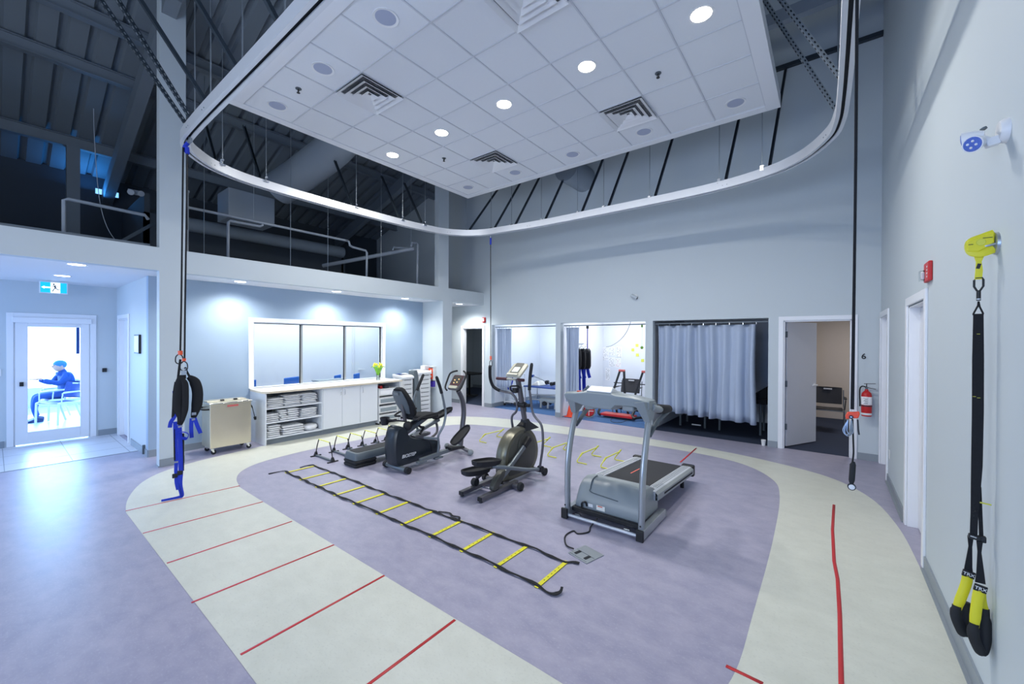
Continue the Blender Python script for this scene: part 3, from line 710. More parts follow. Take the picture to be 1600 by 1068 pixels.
def agility_ladder():
    t = thing('agility_ladder','yellow and black agility ladder lying flat across the purple floor','agility ladder',(-3.65,2.62,0))
    ox,oy=-3.65,2.62
    X=[-5.67,-5.245,-4.84,-4.42,-4.03,-3.615,-3.22,-2.825,-2.425,-2.04,-1.645]
    yl=[2.415,2.408,2.41,2.412,2.418,2.428,2.434,2.444,2.442,2.44,2.428]; yr=[2.778,2.778,2.783,2.785,2.79,2.798,2.808,2.815,2.826,2.836,2.82]
    random.seed(4)
    for k,(x,a,c) in enumerate(zip(X,yl,yr)):
        b=MB(); b.obox((x-ox,(a+c)/2-oy,.006),(.034,c-a+.05,.005),Matrix.Rotation(random.uniform(-.02,.02),3,'Z')); r=b.build('rung','yellow',t,bevel=.002)
        if k>5:
            b=MB()
            for y in (a,c): b.box(x-ox-.011,x-ox+.011,y-oy-.012,y-oy+.012,.0088,.0094)
            for q in range(5): b.box(x-ox-.003,x-ox+.003,a-oy+.08+q*.05,a-oy+.09+q*.05,.0088,.0092)
            b.build('slot','slot_dark',r)
    for Y,nm in ((yl,0),(yr,1)):
        pts=[]
        for k in range(len(X)-1):
            pts.append((X[k]-ox,Y[k]-oy,.011))
            for q in (1,2,3):
                f=q/4; s=random.uniform(-.010,.010)
                pts.append((X[k]*(1-f)+X[k+1]*f-ox, Y[k]*(1-f)+Y[k+1]*f-oy+s, .008+random.uniform(0,.008)))
        pts.append((X[-1]-ox,Y[-1]-oy,.011))
        if nm==0: tail=[(-1.56-ox,2.405-oy,.008),(-1.50-ox,2.41-oy,.012),(-1.47-ox,2.45-oy,.02),(-1.48-ox,2.49-oy,.03)]; head=[(-5.75-ox,2.42-oy,.01),(-5.79-ox,2.33-oy,.008),(-5.80-ox,2.24-oy,.006)]
        else: tail=[(-1.60-ox,2.86-oy,.008),(-1.55-ox,2.87-oy,.012)]; head=[(-5.72-ox,2.77-oy,.012),(-5.76-ox,2.70-oy,.008),(-5.75-ox,2.62-oy,.006)]
        P=smooth(head[::-1]+pts+tail,3)
        R=[.021*(1-.5*abs(math.sin(i*.37+nm))) for i in range(len(P))]
        b=MB(); b.tube(P,R,6,flat=.28,up=(0,0,1)); b.build('side_strap','black_fabric',t)
    # a slack spare piece of strap beside the seventh field
    b=MB(); P=smooth([(-3.16-ox,2.83-oy,.01),(-3.05-ox,2.875-oy,.012),(-2.97-ox,2.85-oy,.012),(-2.90-ox,2.87-oy,.012),(-2.86-ox,2.835-oy,.01)],5); b.tube(P,.012,6,flat=.3,up=(0,0,1)); b.build('strap_end','black_fabric',t)
agility_ladder()
def hurdles():
    ys=[3.035,3.32,3.55,3.81,4.06,4.27]; nm=['first, nearest the ladder','second','third','fourth','fifth','sixth, closest to the recumbent trainer']
    first=None
    for k,y in enumerate(ys):
        lab='black hurdle with pale yellow crossbar in a row, %s'%nm[k]
        if first: dup(first,(-5.90,y,0),0,lab); continue
        t=thing('hurdle',lab,'hurdle',(-5.90,y,0),0,'black hurdles in a row')
        b=MB(); b.bar((-.24,0,.018),(.24,0,.018),.035,.02); b.build('base_bar','machine_gray_dark',t,bevel=.004)
        for s in (-1,1):
            b=MB(); b.box(s*.25-.012,s*.25+.012,-.08,.08,.002,.014); b.loft([[(s*.25+a*.028,c*.022,.012) for a,c in ((-1,-1),(1,-1),(1,1),(-1,1))],[(s*.243+a*.012,c*.012,.07) for a,c in ((-1,-1),(1,-1),(1,1),(-1,1))]]); b.build('foot','black',t)
            b=MB(); b.tube(smooth([(s*.248,0,.03),(s*.215,0,.15),(s*.155,0,.275)],5),.0075,8); b.build('leg','black',t)
        b=MB(); b.tube([(-.157,0,.272),(.157,0,.272)],.007,8); b.build('crossbar','yellow_pale',t); first=t
    xs=[(-4.785,'leftmost, beyond the recumbent trainer'),(-3.76,'second, mostly hidden by the elliptical'),(-3.37,'third, right of the elliptical'),(-2.86,'fourth'),(-2.485,'fifth, closest to the treadmill')]
    first=None
    for x,n in xs:
        lab='low yellow mini hurdle on the floor, %s'%n
        if first: dup(first,(x,5.50,0),0,lab); continue
        t=thing('mini_hurdle',lab,'hurdle',(x,5.50,0),0,'low yellow hurdles')
        b=MB(); b.tube([(0,-.13,.112),(0,.36,.100)],.009,8); b.build('crossbar','yellow_pale',t)
        for s in (-1,1):
            b=MB(); yt,yb=(-.14,-.25) if s<0 else (.37,.22); b.tube(smooth([(0,yt+.03,.112),(0,yt,.108),(-.012,(yt*.6+yb*.4),.07),(-.02,yb+.01,.03),(-.008,yb,.009),(.05,yb,.007),(.14,yb,.007)],4),[.013]*8+[.008]*17,8); b.build('foot','yellow_soft',t)
        first=t
hurdles()
def step_platform():
    t=thing('aerobic_step','grey aerobic step on stacked black risers beside the black hurdles','step',(-5.27,3.62,0))
    def rr(x,y,r=.05,n=5):
        P=[]
        for cx,cy,a0 in ((x-r,y-r,0),(-x+r,y-r,90),(-x+r,-y+r,180),(x-r,-y+r,270)):
            for k in range(n+1): a=math.radians(a0+90*k/n); P.append((cx+r*math.cos(a),cy+r*math.sin(a)))
        return P
    b=MB(); b.loft([[(u,v,.10) for u,v in rr(.16,.55)],[(u,v,.125) for u,v in rr(.16,.55)],[(u,v,.19) for u,v in rr(.145,.535)],[(u,v,.20) for u,v in rr(.135,.525)]]); b.build('platform','machine_gray_dark',t,bevel=.006)
    b=MB(); b.loft([[(u,v,.2005) for u,v in rr(.115,.50)],[(u,v,.204) for u,v in rr(.112,.497)]]); b.build('mat','black_rubber',t)
    for s in (-1,1):
        for k in range(2):
            b=MB(); z=.0+k*.05; b.loft([[(u,v+s*.38,z+.002) for u,v in rr(.16,.165,.04)],[(u,v+s*.38,z+.018) for u,v in rr(.168,.173,.04)],[(u,v+s*.38,z+.034) for u,v in rr(.168,.173,.04)],[(u,v+s*.38,z+.049) for u,v in rr(.15,.155,.04)]]); b.build('riser','black_rubber',t,bevel=.004)
step_platform()
# ---------------------------------------------------------------- treadmill
def treadmill():
    t=thing('treadmill','grey treadmill with upright console on the right of the purple floor','treadmill',(-1.69,3.54,0))
    for s in (-1,1):
        b=MB(); b.box(s*.385-.03,s*.385+.03,.0,.62,.012,.095); r=b.build('base_rail','machine_silver',t,bevel=.006)
        b=MB(); b.box(s*.385-.034,s*.385+.034,-.022,.004,.0,.10); b.build('end_cap','black',r,bevel=.006)
        b=MB(); b.prism([(.62,.012),(.66,.012),(.64,.07),(.62,.095)],'x',s*.385-.03,s*.385+.03); b.build('end_cap','machine_gray',r,bevel=.004)
        P=smooth([(s*.378,.045,.05),(s*.382,.045,.30),(s*.385,.06,.58),(s*.385,.13,.84),(s*.38,.235,1.10),(s*.378,.27,1.17)],6)
        b=MB(); b.tube(P,.038,14,flat=.72,up=(1,0,0)); u=b.build('upright','machine_silver',t)
        b=MB(); b.cyl((s*.385,.004,.13),(s*.385,-.0,.13),.008,seg=8); b.build('bolt','black',u)
    b=MB(); b.cyl((-.36,.02,.032),(.36,.02,.032),.015,seg=14); b.build('cross_tube','alu_matte',t)
    b=MB(); b.box(-.36,.36,.09,.13,.055,.095); b.build('cross_bar','black',t,bevel=.004)
    for s in (-.27,.24):
        b=MB(); b.box(s-.03,s+.03,.045,.075,.03,.05); b.build('transport_clip','chrome',t,bevel=.004)
    # motor hood
    secs=[]
    for x,k in ((-.345,.80),(-.325,.94),(-.26,1.0),(.26,1.0),(.325,.94),(.345,.80)):
        secs.append([(x,y,.085+(z-.085)*k) for y,z in ((.145,.085),(.135,.13),(.17,.22),(.215,.30),(.27,.352),(.345,.37),(.44,.355),(.55,.315),(.60,.27),(.60,.085))])
    b=MB(); b.loft(secs); hood=b.build('motor_hood','machine_gray',t,bevel=.012,bseg=3)
    b=MB(); b.tube(smooth([(-.20,.345,.377),(-.21,.26,.353),(-.205,.20,.285),(-.19,.185,.25),(0,.178,.236),(.10,.176,.23)],5),.005,6); b.build('seam','machine_gray_dark',hood)
    b=MB(); b.obox((-.17,.134,.135),(.05,.004,.03)); b.build('label_plate','plastic_white',hood,)
    b=MB(); b.obox((-.06,.132,.135),(.09,.004,.045)); b.build('label_plate','cream',hood)
    b=MB(); b.obox((-.065,.129,.15),(.05,.003,.008)); b.build('label_stripe','red_orange',hood)
    b=MB(); b.tube(smooth([(-.26,.12,.105),(-.25,.105,.15),(-.22,.12,.16),(-.21,.13,.12)],4),.009,8); b.build('power_inlet','black',hood)
    # deck, slightly inclined
    z0,z1=.285,.205; y0,y1=.50,1.80
    def zz(y): return z0+(z1-z0)*(y-y0)/(y1-y0)
    b=MB(); b.hexa([(-.25,y0,zz(y0)-.03),(.25,y0,zz(y0)-.03),(.25,y1,zz(y1)-.03),(-.25,y1,zz(y1)-.03),(-.25,y0,zz(y0)),(.25,y0,zz(y0)),(.25,y1,zz(y1)),(-.25,y1,zz(y1))]); belt=b.build('belt','belt',t)
    b=MB(); b.hexa([(-.10,.98,zz(.98)+.0012),(-.085,.98,zz(.98)+.0012),(-.085,1.26,zz(1.26)+.0012),(-.10,1.26,zz(1.26)+.0012),(-.10,.98,zz(.98)+.002),(-.085,.98,zz(.98)+.002),(-.085,1.26,zz(1.26)+.002),(-.10,1.26,zz(1.26)+.002)]); b.build('belt_mark','red_orange',belt)
    for s in (-1,1):
        prof=[(.255,-.075),(.255,.012),(.275,.016),(.28,.010),(.285,.016),(.30,.016),(.305,.010),(.31,.016),(.325,.016),(.33,.010),(.335,.016),(.36,.012),(.385,-.01),(.385,-.035),(.372,-.035),(.372,-.045),(.385,-.045),(.38,-.075)]
        b=MB(); b.loft([[(s*u,y,zz(y)+v) for u,v in prof] for y in (.46,1.80)]); fr=b.build('foot_rail','alu_matte',t)
        b=MB()
        for u in (.272,.292,.312,.332): b.loft([[(s*(u-.003),y,zz(y)+v) for v in (.010,.0165)]+[(s*(u+.003),y,zz(y)+v) for v in (.0165,.010)] for y in (.60,1.79)])
        b.build('ridge_line','machine_gray_dark',fr)
        b=MB(); b.loft([[(s*u,y,zz(y)+v) for u,v in ((.36,-.076),(.388,-.072),(.388,-.012),(.36,.013))] for y in (.46,1.80)]); b.build('side_cover','machine_gray',t,bevel=.004)
        b=MB(); b.loft([[(s*u,y,zz(y)+v) for u,v in ((.365,-.05),(.3895,-.05),(.3895,-.03),(.365,-.03))] for y in (.66,1.74)]); b.build('groove','slot_dark',t)
        b=MB(); b.box(s*.24,s*.39,1.79,1.87,.095,.235); b.build('end_cap','black',t,bevel=.02,bseg=3)
        b=MB(); b.cyl((s*.3,1.62,0),(s*.3,1.62,.13),.022,seg=12); b.build('rear_foot','black_rubber',t)
    b=MB(); b.cyl((-.25,1.83,.17),(.25,1.83,.17),.03,seg=14); b.build('roller','black',t)
    # console
    st=[(-.435,.05,.24,1.185,1.245),(-.40,.02,.28,1.16,1.262),(-.28,.0,.32,1.145,1.275),(-.14,-.01,.36,1.115,1.30),(.09,-.01,.36,1.115,1.30),(.13,.0,.33,1.16,1.285),(.28,.02,.32,1.16,1.275),(.42,.10,.33,1.13,1.24)]
    secs=[[(x,a,zt-.02),(x,a+.02,zb+.02),(x,(a+c)/2,zb),(x,c,zb+.01),(x,c,zb+.05),(x,(a+c)/2+.05,zt-.01),(x,a+.03,zt)] for x,a,c,zb,zt in st]
    b=MB(); b.loft(secs); con=b.build('console','machine_gray',t,bevel=.012,bseg=3)
    b=MB(); b.loft([[(x,y,z) for x,y,z in ((-.16,-.005,1.295),(.10,-.005,1.295),(.10,.05,1.345),(-.13,.05,1.345))],[(-.16,.03,1.28),(.10,.03,1.28),(.10,.30,1.25),(-.13,.30,1.25)]]); b.build('display_hood','plastic_white',con,bevel=.01)
    b=MB(); b.tube([(-.20,.02,1.28),(-.16,.06,1.335)],.012,8); b.build('fan_grille','machine_gray_dark',con)
    b=MB(); b.box(-.27,-.20,.02,.06,1.275,1.284); b.build('label_stripe','red_orange',con)
    for s,zt in ((-1,1.20),(1,1.22)):
        b=MB(); b.loft([[(s*.40,.03,zt+.02),(s*.30,.03,zt),(s*.28,.25,zt-.02),(s*.43,.27,zt-.01)],[(s*.41,.16,1.03),(s*.355,.16,1.03),(s*.355,.26,1.06),(s*.41,.27,1.06)]]); b.build('bracket','machine_gray',t,bevel=.01)
        b=MB(); b.tube(smooth([(s*.40,.20,1.17),(s*.41,.36,1.13),(s*.41,.50,1.115)],5),.045,12,flat=.8); hd=b.build('handle','machine_gray',t)
        b=MB(); b.tube([(s*.41,.37,1.130),(s*.41,.40,1.126),(s*.41,.70,1.09),(s*.41,.75,1.082)],[.03,.048,.040,.026],12); b.build('grip','black_rubber',hd)
        b=MB(); b.tube(smooth([(s*.385,.22,.90),(s*.39,.40,.99),(s*.41,.60,1.05),(s*.41,.72,1.07)],5),.022,10); b.build('handle_brace','machine_gray_dark',t)
    b=MB(); b.box(-.22,-.12,.08,.2,1.10,1.17); b.build('control_pod','machine_gray',t,bevel=.02); b=MB(); b.box(.16,.28,.10,.22,1.12,1.18); b.build('control_pod','machine_gray',t,bevel=.02)
    # cord and floor box
    b=MB(); b.tube(smooth([(-1.76,3.62,.05),(-1.77,3.50,.010),(-1.74,3.40,.008),(-1.80,3.31,.008),(-1.86,3.33,.008),(-1.87,3.20,.008),(-1.78,3.06,.010),(-1.69,3.03,.016)],7),.0065,8)
    tag(b.build('power_cord','black'),'black power cord curving from the treadmill to the floor box','cord')
    t=thing('floor_box','flat steel floor socket box with two black slots beside the ladder','floor socket',(-1.58,3.04,0),math.radians(-15))
    b=MB(); b.box(-.105,.105,-.105,.105,.0018,.007); p=b.build('plate','machine_silver',t,bevel=.003)
    b=MB(); b.box(-.095,.095,-.095,-.09,.0072,.008); b.box(-.095,.095,-.005,.0,.0072,.008); b.build('seam','machine_gray_dark',p)
    for x in (-.055,.05):
        b=MB(); b.box(x-.012,x+.012,-.07,-.005,.0075,.011); b.build('socket_slot','slot_dark',t)
treadmill()
# ---------------------------------------------------------------- elliptical
def elliptical():
    t=thing('elliptical_trainer','olive brown elliptical trainer with swinging handles in the middle of the floor','exercise machine',(-3.135,3.28,0))
    for s in (-1,1):
        b=MB(); b.bar((s*.144,.0,.04),(s*.144,.66,.055),.062,.045); r=b.build('ramp_rail','taupe',t,bevel=.006)
        b=MB(); b.box(s*.144-.03,s*.144+.03,-.012,.002,.018,.062); b.box(s*.144-.018,s*.144+.018,.0,.03,.0,.02); b.build('end_cap','black',r,bevel=.004)
    b=MB(); b.cyl((-.12,.30,.04),(.12,.30,.04),.008,seg=8); b.build('cross_rod','chrome',t)
    b=MB(); b.tube([(-.25,.56,.045),(.25,.56,.045)],.028,12); st=b.build('stabilizer','taupe',t)
    for s in (-1,1):
        b=MB(); b.lathe([(.022,0),(.048,.01),(.052,.03),(.045,.05),(.02,.056)],(s*.25-(.0 if s>0 else .056),.56,.052),'x',16); b.build('end_wheel','black_rubber',st)
    b=MB(); b.tube([(-.16,1.21,.05),(.16,1.21,.05)],.028,12); st=b.build('stabilizer','taupe',t)
    for s in (-1,1):
        b=MB(); b.lathe([(.02,0),(.048,.01),(.048,.05),(.02,.056)],(s*.16-(.0 if s>0 else .056),1.21,.049),'x',16); b.build('end_wheel','black_rubber',st)
    b=MB(); b.bar((0,.5,.06),(0,1.2,.06),.06,.05); b.build('center_beam','olive_dark',t,bevel=.005)
    prof=smooth([(y,z,0) for y,z in ((.51,.10),(.495,.24),(.505,.38),(.55,.50),(.63,.59),(.74,.65),(.89,.67),(1.04,.635),(1.15,.55),(1.22,.42),(1.24,.30),(1.20,.17),(1.08,.075),(.80,.055),(.56,.065))],3,True)
    cy,cz=.84,.35
    def rg(x,k): return [(x,cy+(p.x-cy)*k,cz+(p.y-cz)*k) for p in prof]
    b=MB(); b.loft([rg(-.075,.86),rg(-.072,.93),rg(-.055,.985),rg(-.02,1),rg(.02,1),rg(.055,.985),rg(.082,.93),rg(.085,.86)]); h=b.build('flywheel_housing','olive',t)
    for s in (-1,1):
        b=MB(); b.loft([rg(s*.0855,.80),rg(s*.091,.77)]); b.build('side_panel','olive_dark',h)
        b=MB(); b.lathe([(.15,0),(.155,.012),(.13,.016),(.0,.016)] if s>0 else [(.0,-.016),(.13,-.016),(.155,-.012),(.15,0)],(s*.089,.90,.45),'x',28); b.build('crank_disc','olive_dark',h)
    # mast, boot, console
    b=MB(); b.loft([[(u*.10,.88+v,.615) for u,v in ((-1,0),(1,0),(1,.34),(-1,.34))],[(u*.05,.985+v,.71) for u,v in ((-1,0),(1,0),(1,.10),(-1,.10))],[(u*.04,.99+v,.75) for u,v in ((-1,0),(1,0),(1,.07),(-1,.07))]]); b.build('mast_boot','black',t,bevel=.008)
    b=MB(); b.bar((0,1.03,.70),(0,.865,1.29),.055,.06); b.build('mast','taupe',t,bevel=.015,bseg=3)
    b=MB(); b.cyl((-.125,.955,.945),(.125,.955,.945),.02,seg=12); b.lathe([(.035,-.06),(.04,-.05),(.04,.05),(.035,.06)],(0,.955,.945),'x',16); b.build('pivot_axle','black',t)
    b=MB(); b.box(-.025,.025,.97,1.03,.84,.90); b.build('lock_lever','black',t,bevel=.01)
    c=Vector((.02,.82,1.405)); R=Matrix.Rotation(math.radians(38),3,'X')
    def pan(w,h,d0,d1,dy=0): 
        P=[]
        for u,v in ((-.9,-1),(.9,-1),(1,-.85),(1,.8),(.85,1),(-.85,1),(-1,.8),(-1,-.85)): P.append((u*w,v*h+dy))
        return [[c+R@Vector((u,v,d)) for u,v in P] for d in (d0,d1)]
    b=MB(); b.loft(pan(.115,.125,-.025,.0)+pan(.10,.11,.012,.012)[:1]); con=b.build('console','beige_plastic',t,bevel=.008)
    b=MB(); b.loft(pan(.062,.04,.012,.0155,.075)); b.build('logo_bar','olive_dark',con)
    b=MB(); b.loft(pan(.066,.062,.012,.0150,-.01)); b.build('display_bezel','olive_dark',con)
    b=MB(); b.loft(pan(.048,.045,.015,.0175,-.01)); b.build('display','lcd',con)
    b=MB(); b.loft(pan(.085,.014,.012,.03,-.108)); b.build('reading_ledge','beige_plastic',con,bevel=.004)
    b=MB(); b.tube([(-.335,.85,1.272),(-.10,.86,1.275),(.08,.86,1.272)],.014,10); g=b.build('pulse_bar','beige_plastic',t)
    for x0,x1 in ((-.34,-.17),(.0,.10)):
        b=MB(); b.cyl((x0,.851 if x0<-.1 else .86,1.272),(x1,.857 if x0<-.1 else .86,1.274),.02,seg=12); b.build('pulse_grip','maroon',g)
    b=MB(); b.tube(smooth([(.0,.90,1.13),(-.03,.85,1.11),(-.06,.80,1.14),(-.05,.78,1.19),(0,.80,1.20),(.02,.86,1.19)],5,True),.011,8); b.lathe([(.03,-.03),(.036,.03)],(-.02,.83,1.14),'z',16); b.build('bottle_holder','black',t)
    # swing arms
    Rp=smooth([(.275,.97,.16),(.30,.955,.26),(.325,.95,.40),(.335,.95,.52),(.325,.95,.66),(.300,.945,.74),(.235,.94,.80),(.195,.935,.85),(.175,.93,.92),(.165,.92,1.04),(.158,.90,1.16)],5)
    Rg=smooth([(.158,.90,1.15),(.158,.915,1.32),(.163,.945,1.49)],5)
    Lp=smooth([(-.20,.985,.16),(-.165,.97,.35),(-.14,.95,.58),(-.145,.93,.72),(-.135,.93,.79),(-.08,.93,.84),(-.058,.93,.90),(-.062,.93,.97),(-.08,.92,1.03),(-.13,.90,1.085),(-.22,.875,1.10),(-.30,.855,1.115)],5)
    Lg=smooth([(-.29,.857,1.112),(-.335,.835,1.135),(-.368,.80,1.18),(-.368,.75,1.28),(-.335,.705,1.40),(-.311,.68,1.45)],5)
    for pth,gr in ((Rp,Rg),(Lp,Lg)):
        b=MB(); b.tube(pth,.0155,12); a=b.build('swing_arm','taupe',t)
        b=MB(); b.tube(gr,[.021]*(len(gr)-1)+[.014],12); b.build('grip','black_rubber',a)
    # pedal bars, cranks, pedals
    def foot(cx,cy,cz,pitch,par,rot=0):
        R=Matrix.Rotation(rot,3,'Z')@Matrix.Rotation(pitch,3,'X'); P=[]
        for k in range(20):
            a=2*PI*k/20; u=.09*math.copysign(abs(math.cos(a))**.6,math.cos(a)); v=.20*math.copysign(abs(math.sin(a))**.7,math.sin(a)); P.append((u*(1+.12*(v/.2)),v))
        C=Vector((cx,cy,cz)); rim=lambda k,z:[C+R@Vector((u*k,v*k,z)) for u,v in P]
        b=MB(); b.loft([rim(.82,-.03),rim(.98,-.012),rim(1.05,.03),rim(1.0,.032),rim(.93,.004),rim(.3,.004)]); o=b.build('pedal','black_rubber',par); return o
    b=MB(); b.tube(smooth([(.27,.97,.155),(.27,.70,.215),(.26,.42,.30),(.22,.26,.345),(.17,.18,.36)],5),.022,12); pb=b.build('pedal_bar','trainer_gray',t)
    b=MB(); b.lathe([(.02,-.035),(.04,-.03),(.04,.03),(.02,.035)],(.275,.985,.155),'x',14); b.build('joint','black_rubber',pb)
    foot(.125,.12,.41,math.radians(-8),t)
    b=MB(); b.bar((.125,.93,.50),(.13,.56,.27),.035,.062); b.bar((.13,.58,.28),(.14,.32,.155),.042,.07); cr=b.build('crank_bar','trainer_gray',t,bevel=.014)
    b=MB(); b.loft([[(.095,.98,.50),(.155,.98,.50),(.155,.93,.56),(.095,.93,.56)],[(.095,.86,.42),(.155,.86,.42),(.155,.81,.47),(.095,.81,.47)]]); b.build('crank_cover','black',cr,bevel=.012)
    b=MB(); b.prism([(.19,.075),(.27,.075),(.40,.20),(.42,.27),(.34,.27),(.24,.20),(.18,.12)],'x',.105,.18); b.build('roller_cover','olive_dark',cr,bevel=.02,bseg=3)
    b=MB(); b.cyl((.12,.26,.108),(.165,.26,.108),.045,seg=18); b.build('roller','black_rubber',cr)
    b=MB(); b.tube(smooth([(-.20,.98,.155),(-.20,.70,.17),(-.18,.45,.19),(-.14,.30,.20)],5),.022,12); b.build('pedal_bar','taupe',t)
    b=MB(); b.bar((-.125,.80,.33),(-.135,.24,.15),.032,.05); cr=b.build('crank_bar','taupe',t,bevel=.01)
    foot(-.045,.13,.275,math.radians(-6),t)
    b=MB(); b.cyl((-.165,.22,.108),(-.11,.22,.108),.045,seg=18); b.build('roller','black_rubber',cr)
elliptical()
# ---------------------------------------------------------------- recumbent trainer
def recumbent():
    t=thing('recumbent_trainer','navy and grey recumbent cross trainer with seat, beside the step platform','exercise machine',(-4.625,3.39,0))
    b=MB(); b.tube(smooth([(-.22,0,.045),(-.14,-.02,.055),(0,-.03,.058),(.14,-.02,.055),(.22,0,.045)],5),.034,14); st=b.build('stabilizer','trainer_gray',t)
    for s in (-1,1):
        b=MB(); b.cyl((s*.21,0,.045),(s*.265,0,.045),.045,seg=18); b.build('end_cap','black_rubber',st)
    b=MB(); b.tube([(-.26,1.20,.05),(.0,1.24,.06),(.26,1.16,.05)],.03,12); st=b.build('stabilizer','taupe',t)
    for x,y in ((.285,1.15),(-.285,1.19)):
        b=MB(); b.sphere((x,y,.048),.046,seg=14); b.build('end_cap','machine_gray',st)
    b=MB(); b.bar((0,.1,.08),(0,1.2,.075),.07,.05); b.build('center_beam','taupe',t,bevel=.006)
    prof=smooth([(y,z,0) for y,z in ((-.085,.09),(-.125,.25),(-.125,.42),(-.09,.57),(-.02,.615),(.05,.58),(.09,.49),(.18,.425),(.34,.385),(.50,.345),(.64,.305),(.695,.25),(.69,.15),(.55,.105),(.30,.085),(.05,.075))],3,True)
    cy,cz=.25,.27
    def rg(x,k,q=1): return [(x,cy+(p.x-cy)*k,cz+(p.y-cz)*k) for p in prof]
    b=MB(); b.loft([rg(-.125,.88),rg(-.122,.94),rg(-.09,.99),rg(-.03,1),rg(.03,1),rg(.09,.99),rg(.122,.94),rg(.125,.88)]); h=b.build('drive_housing','navy',t)
    b=MB(); b.tube([(.126,.52,.15),(.127,.50,.25),(.126,.46,.335)],.004,6); b.build('seam','black',h)
    text_mesh('BIOSTEP',.062,(.1262,.105,.205),Rm((0,1,0),(0,0,1)),'plastic_white','logo',h,.001,shear=.25)
    # mast and console
    b=MB(); b.tube(smooth([(0,1.21,.07),(0,1.25,.35),(0,1.285,.62),(0,1.25,.82),(0,1.16,.97)],6),.045,14,flat=.75,up=(0,1,0)); b.build('mast','taupe',t)
    c=Vector((-.01,1.12,1.115)); R=Matrix.Rotation(math.radians(52),3,'X')
    def pan(w,h,d0,d1,dy=0):
        P=[(u*w,v*h+dy) for u,v in ((-.82,-1),(.82,-1),(.95,-.8),(1,.85),(.9,1),(-.9,1),(-1,.85),(-.95,-.8))]; return [[c+R@Vector((u,v,d)) for u,v in P] for d in (d0,d1)]
    b=MB(); b.loft(pan(.125,.135,-.04,.0)); con=b.build('console','taupe',t,bevel=.01)
    b=MB(); b.loft(pan(.105,.095,.0,.004,.03)); b.build('display_bezel','maroon',con)
    b=MB(); b.loft(pan(.085,.07,.004,.006,.035)); b.build('display','olive_dark',con)
    for dx,dy in ((-.04,.03),(.04,.05),(.03,-.005),(-.03,-.02)):
        b=MB(); b.sphere(c+R@Vector((dx,dy,.008)),.009,seg=8); b.build('button','led',con)
    b=MB(); b.loft(pan(.09,.025,.0,.02,-.10)); b.build('reading_ledge','beige_plastic',con,bevel=.004)
    for s in (-1,1):
        b=MB(); b.tube(smooth([(s*.11,1.02,.985),(s*.17,1.04,1.03),(s*.185,1.10,1.14),(s*.18,1.15,1.235),(s*.13,1.18,1.27),(s*.07,1.21,1.285)],5),.014,10); b.build('console_handle','black_rubber',t)
    # seat rail, seat, backrest
    b=MB(); b.bar((0,.0,.42),(0,.55,.665),.07,.05); b.bar((0,.52,.655),(0,.74,.635),.05,.04); b.build('seat_rail','taupe',t,bevel=.01)
    b=MB(); b.bar((.06,-.03,.46),(.06,.40,.63),.03,.05); b.bar((-.06,-.03,.46),(-.06,.40,.63),.03,.05); b.build('rail_brace','machine_gray_dark',t,bevel=.006)
    def padloft(path,w,th):
        secs=[]
        for i,(y,z,k) in enumerate(path):
            a=path[max(i-1,0)]; c2=path[min(i+1,len(path)-1)]; d=Vector((0,c2[0]-a[0],c2[1]-a[1])).normalized(); n=Vector((0,-d.z,d.y))
            ring=[]
            for q in range(14):
                an=2*PI*q/14; ring.append(Vector((w*k*math.copysign(abs(math.cos(an))**.55,math.cos(an)),y,z))+n*th*math.copysign(abs(math.sin(an))**.7,math.sin(an))*(.6+.4*k))
            secs.append(ring)
        return secs
    b=MB(); b.loft(padloft([(.19,.695,.7),(.22,.70,.95),(.35,.69,1.05),(.48,.685,1.05),(.60,.68,.9),(.64,.675,.6)],.19,.035)); b.build('seat','black_fabric',t)
    b=MB(); b.loft(padloft([(.22,.735,.65),(.20,.77,.85),(.15,.86,1.0),(.10,.95,1.0),(.055,1.04,.85),(.035,1.10,.6),(.03,1.12,.35)],.18,.045)); bk=b.build('backrest','black_fabric',t)
    b=MB(); b.loft(padloft([(.15,.76,.55),(.10,.86,.8),(.055,.95,.85),(.01,1.04,.75),(.0,1.08,.55)],.165,.012)); b.build('back_shell','machine_gray_dark',bk)
    b=MB(); b.obox((.0,-.02,1.045),(.11,.006,.035),Matrix.Rotation(math.radians(20),3,'X')); b.build('badge','trainer_gray',bk)
    b=MB(); b.bar((0,.14,.64),(0,.08,.92),.05,.03); b.build('back_post','taupe',t,bevel=.005)
    for s in (-1,1):
        b=MB(); b.tube(smooth([(s*.15,.16,.70),(s*.24,.14,.70),(s*.27,.28,.74),(s*.27,.55,.745)],5),.014,10); b.build('arm_rest','black_rubber',t)
    b=MB(); b.lathe([(.045,.0),(.06,.07),(.066,.10),(.058,.10),(.05,.02)],(-.22,-.04,.60),'z',18); b.build('cup_holder','black_rubber',t)
    b=MB(); b.tube(smooth([(-.16,-.04,.685),(-.05,-.02,.68),(.05,.10,.66)],4),.010,8); b.build('cup_bracket','black',t)
    b=MB(); b.sphere((.09,.11,.60),.062,(1,1,1.05),seg=16); b.build('adjust_knob','black_rubber',t)
    b=MB(); b.tube(smooth([(.04,.30,.60),(.06,.36,.54),(.05,.42,.52),(.08,.33,.45)],4),.018,8); b.build('seat_lever','black',t)
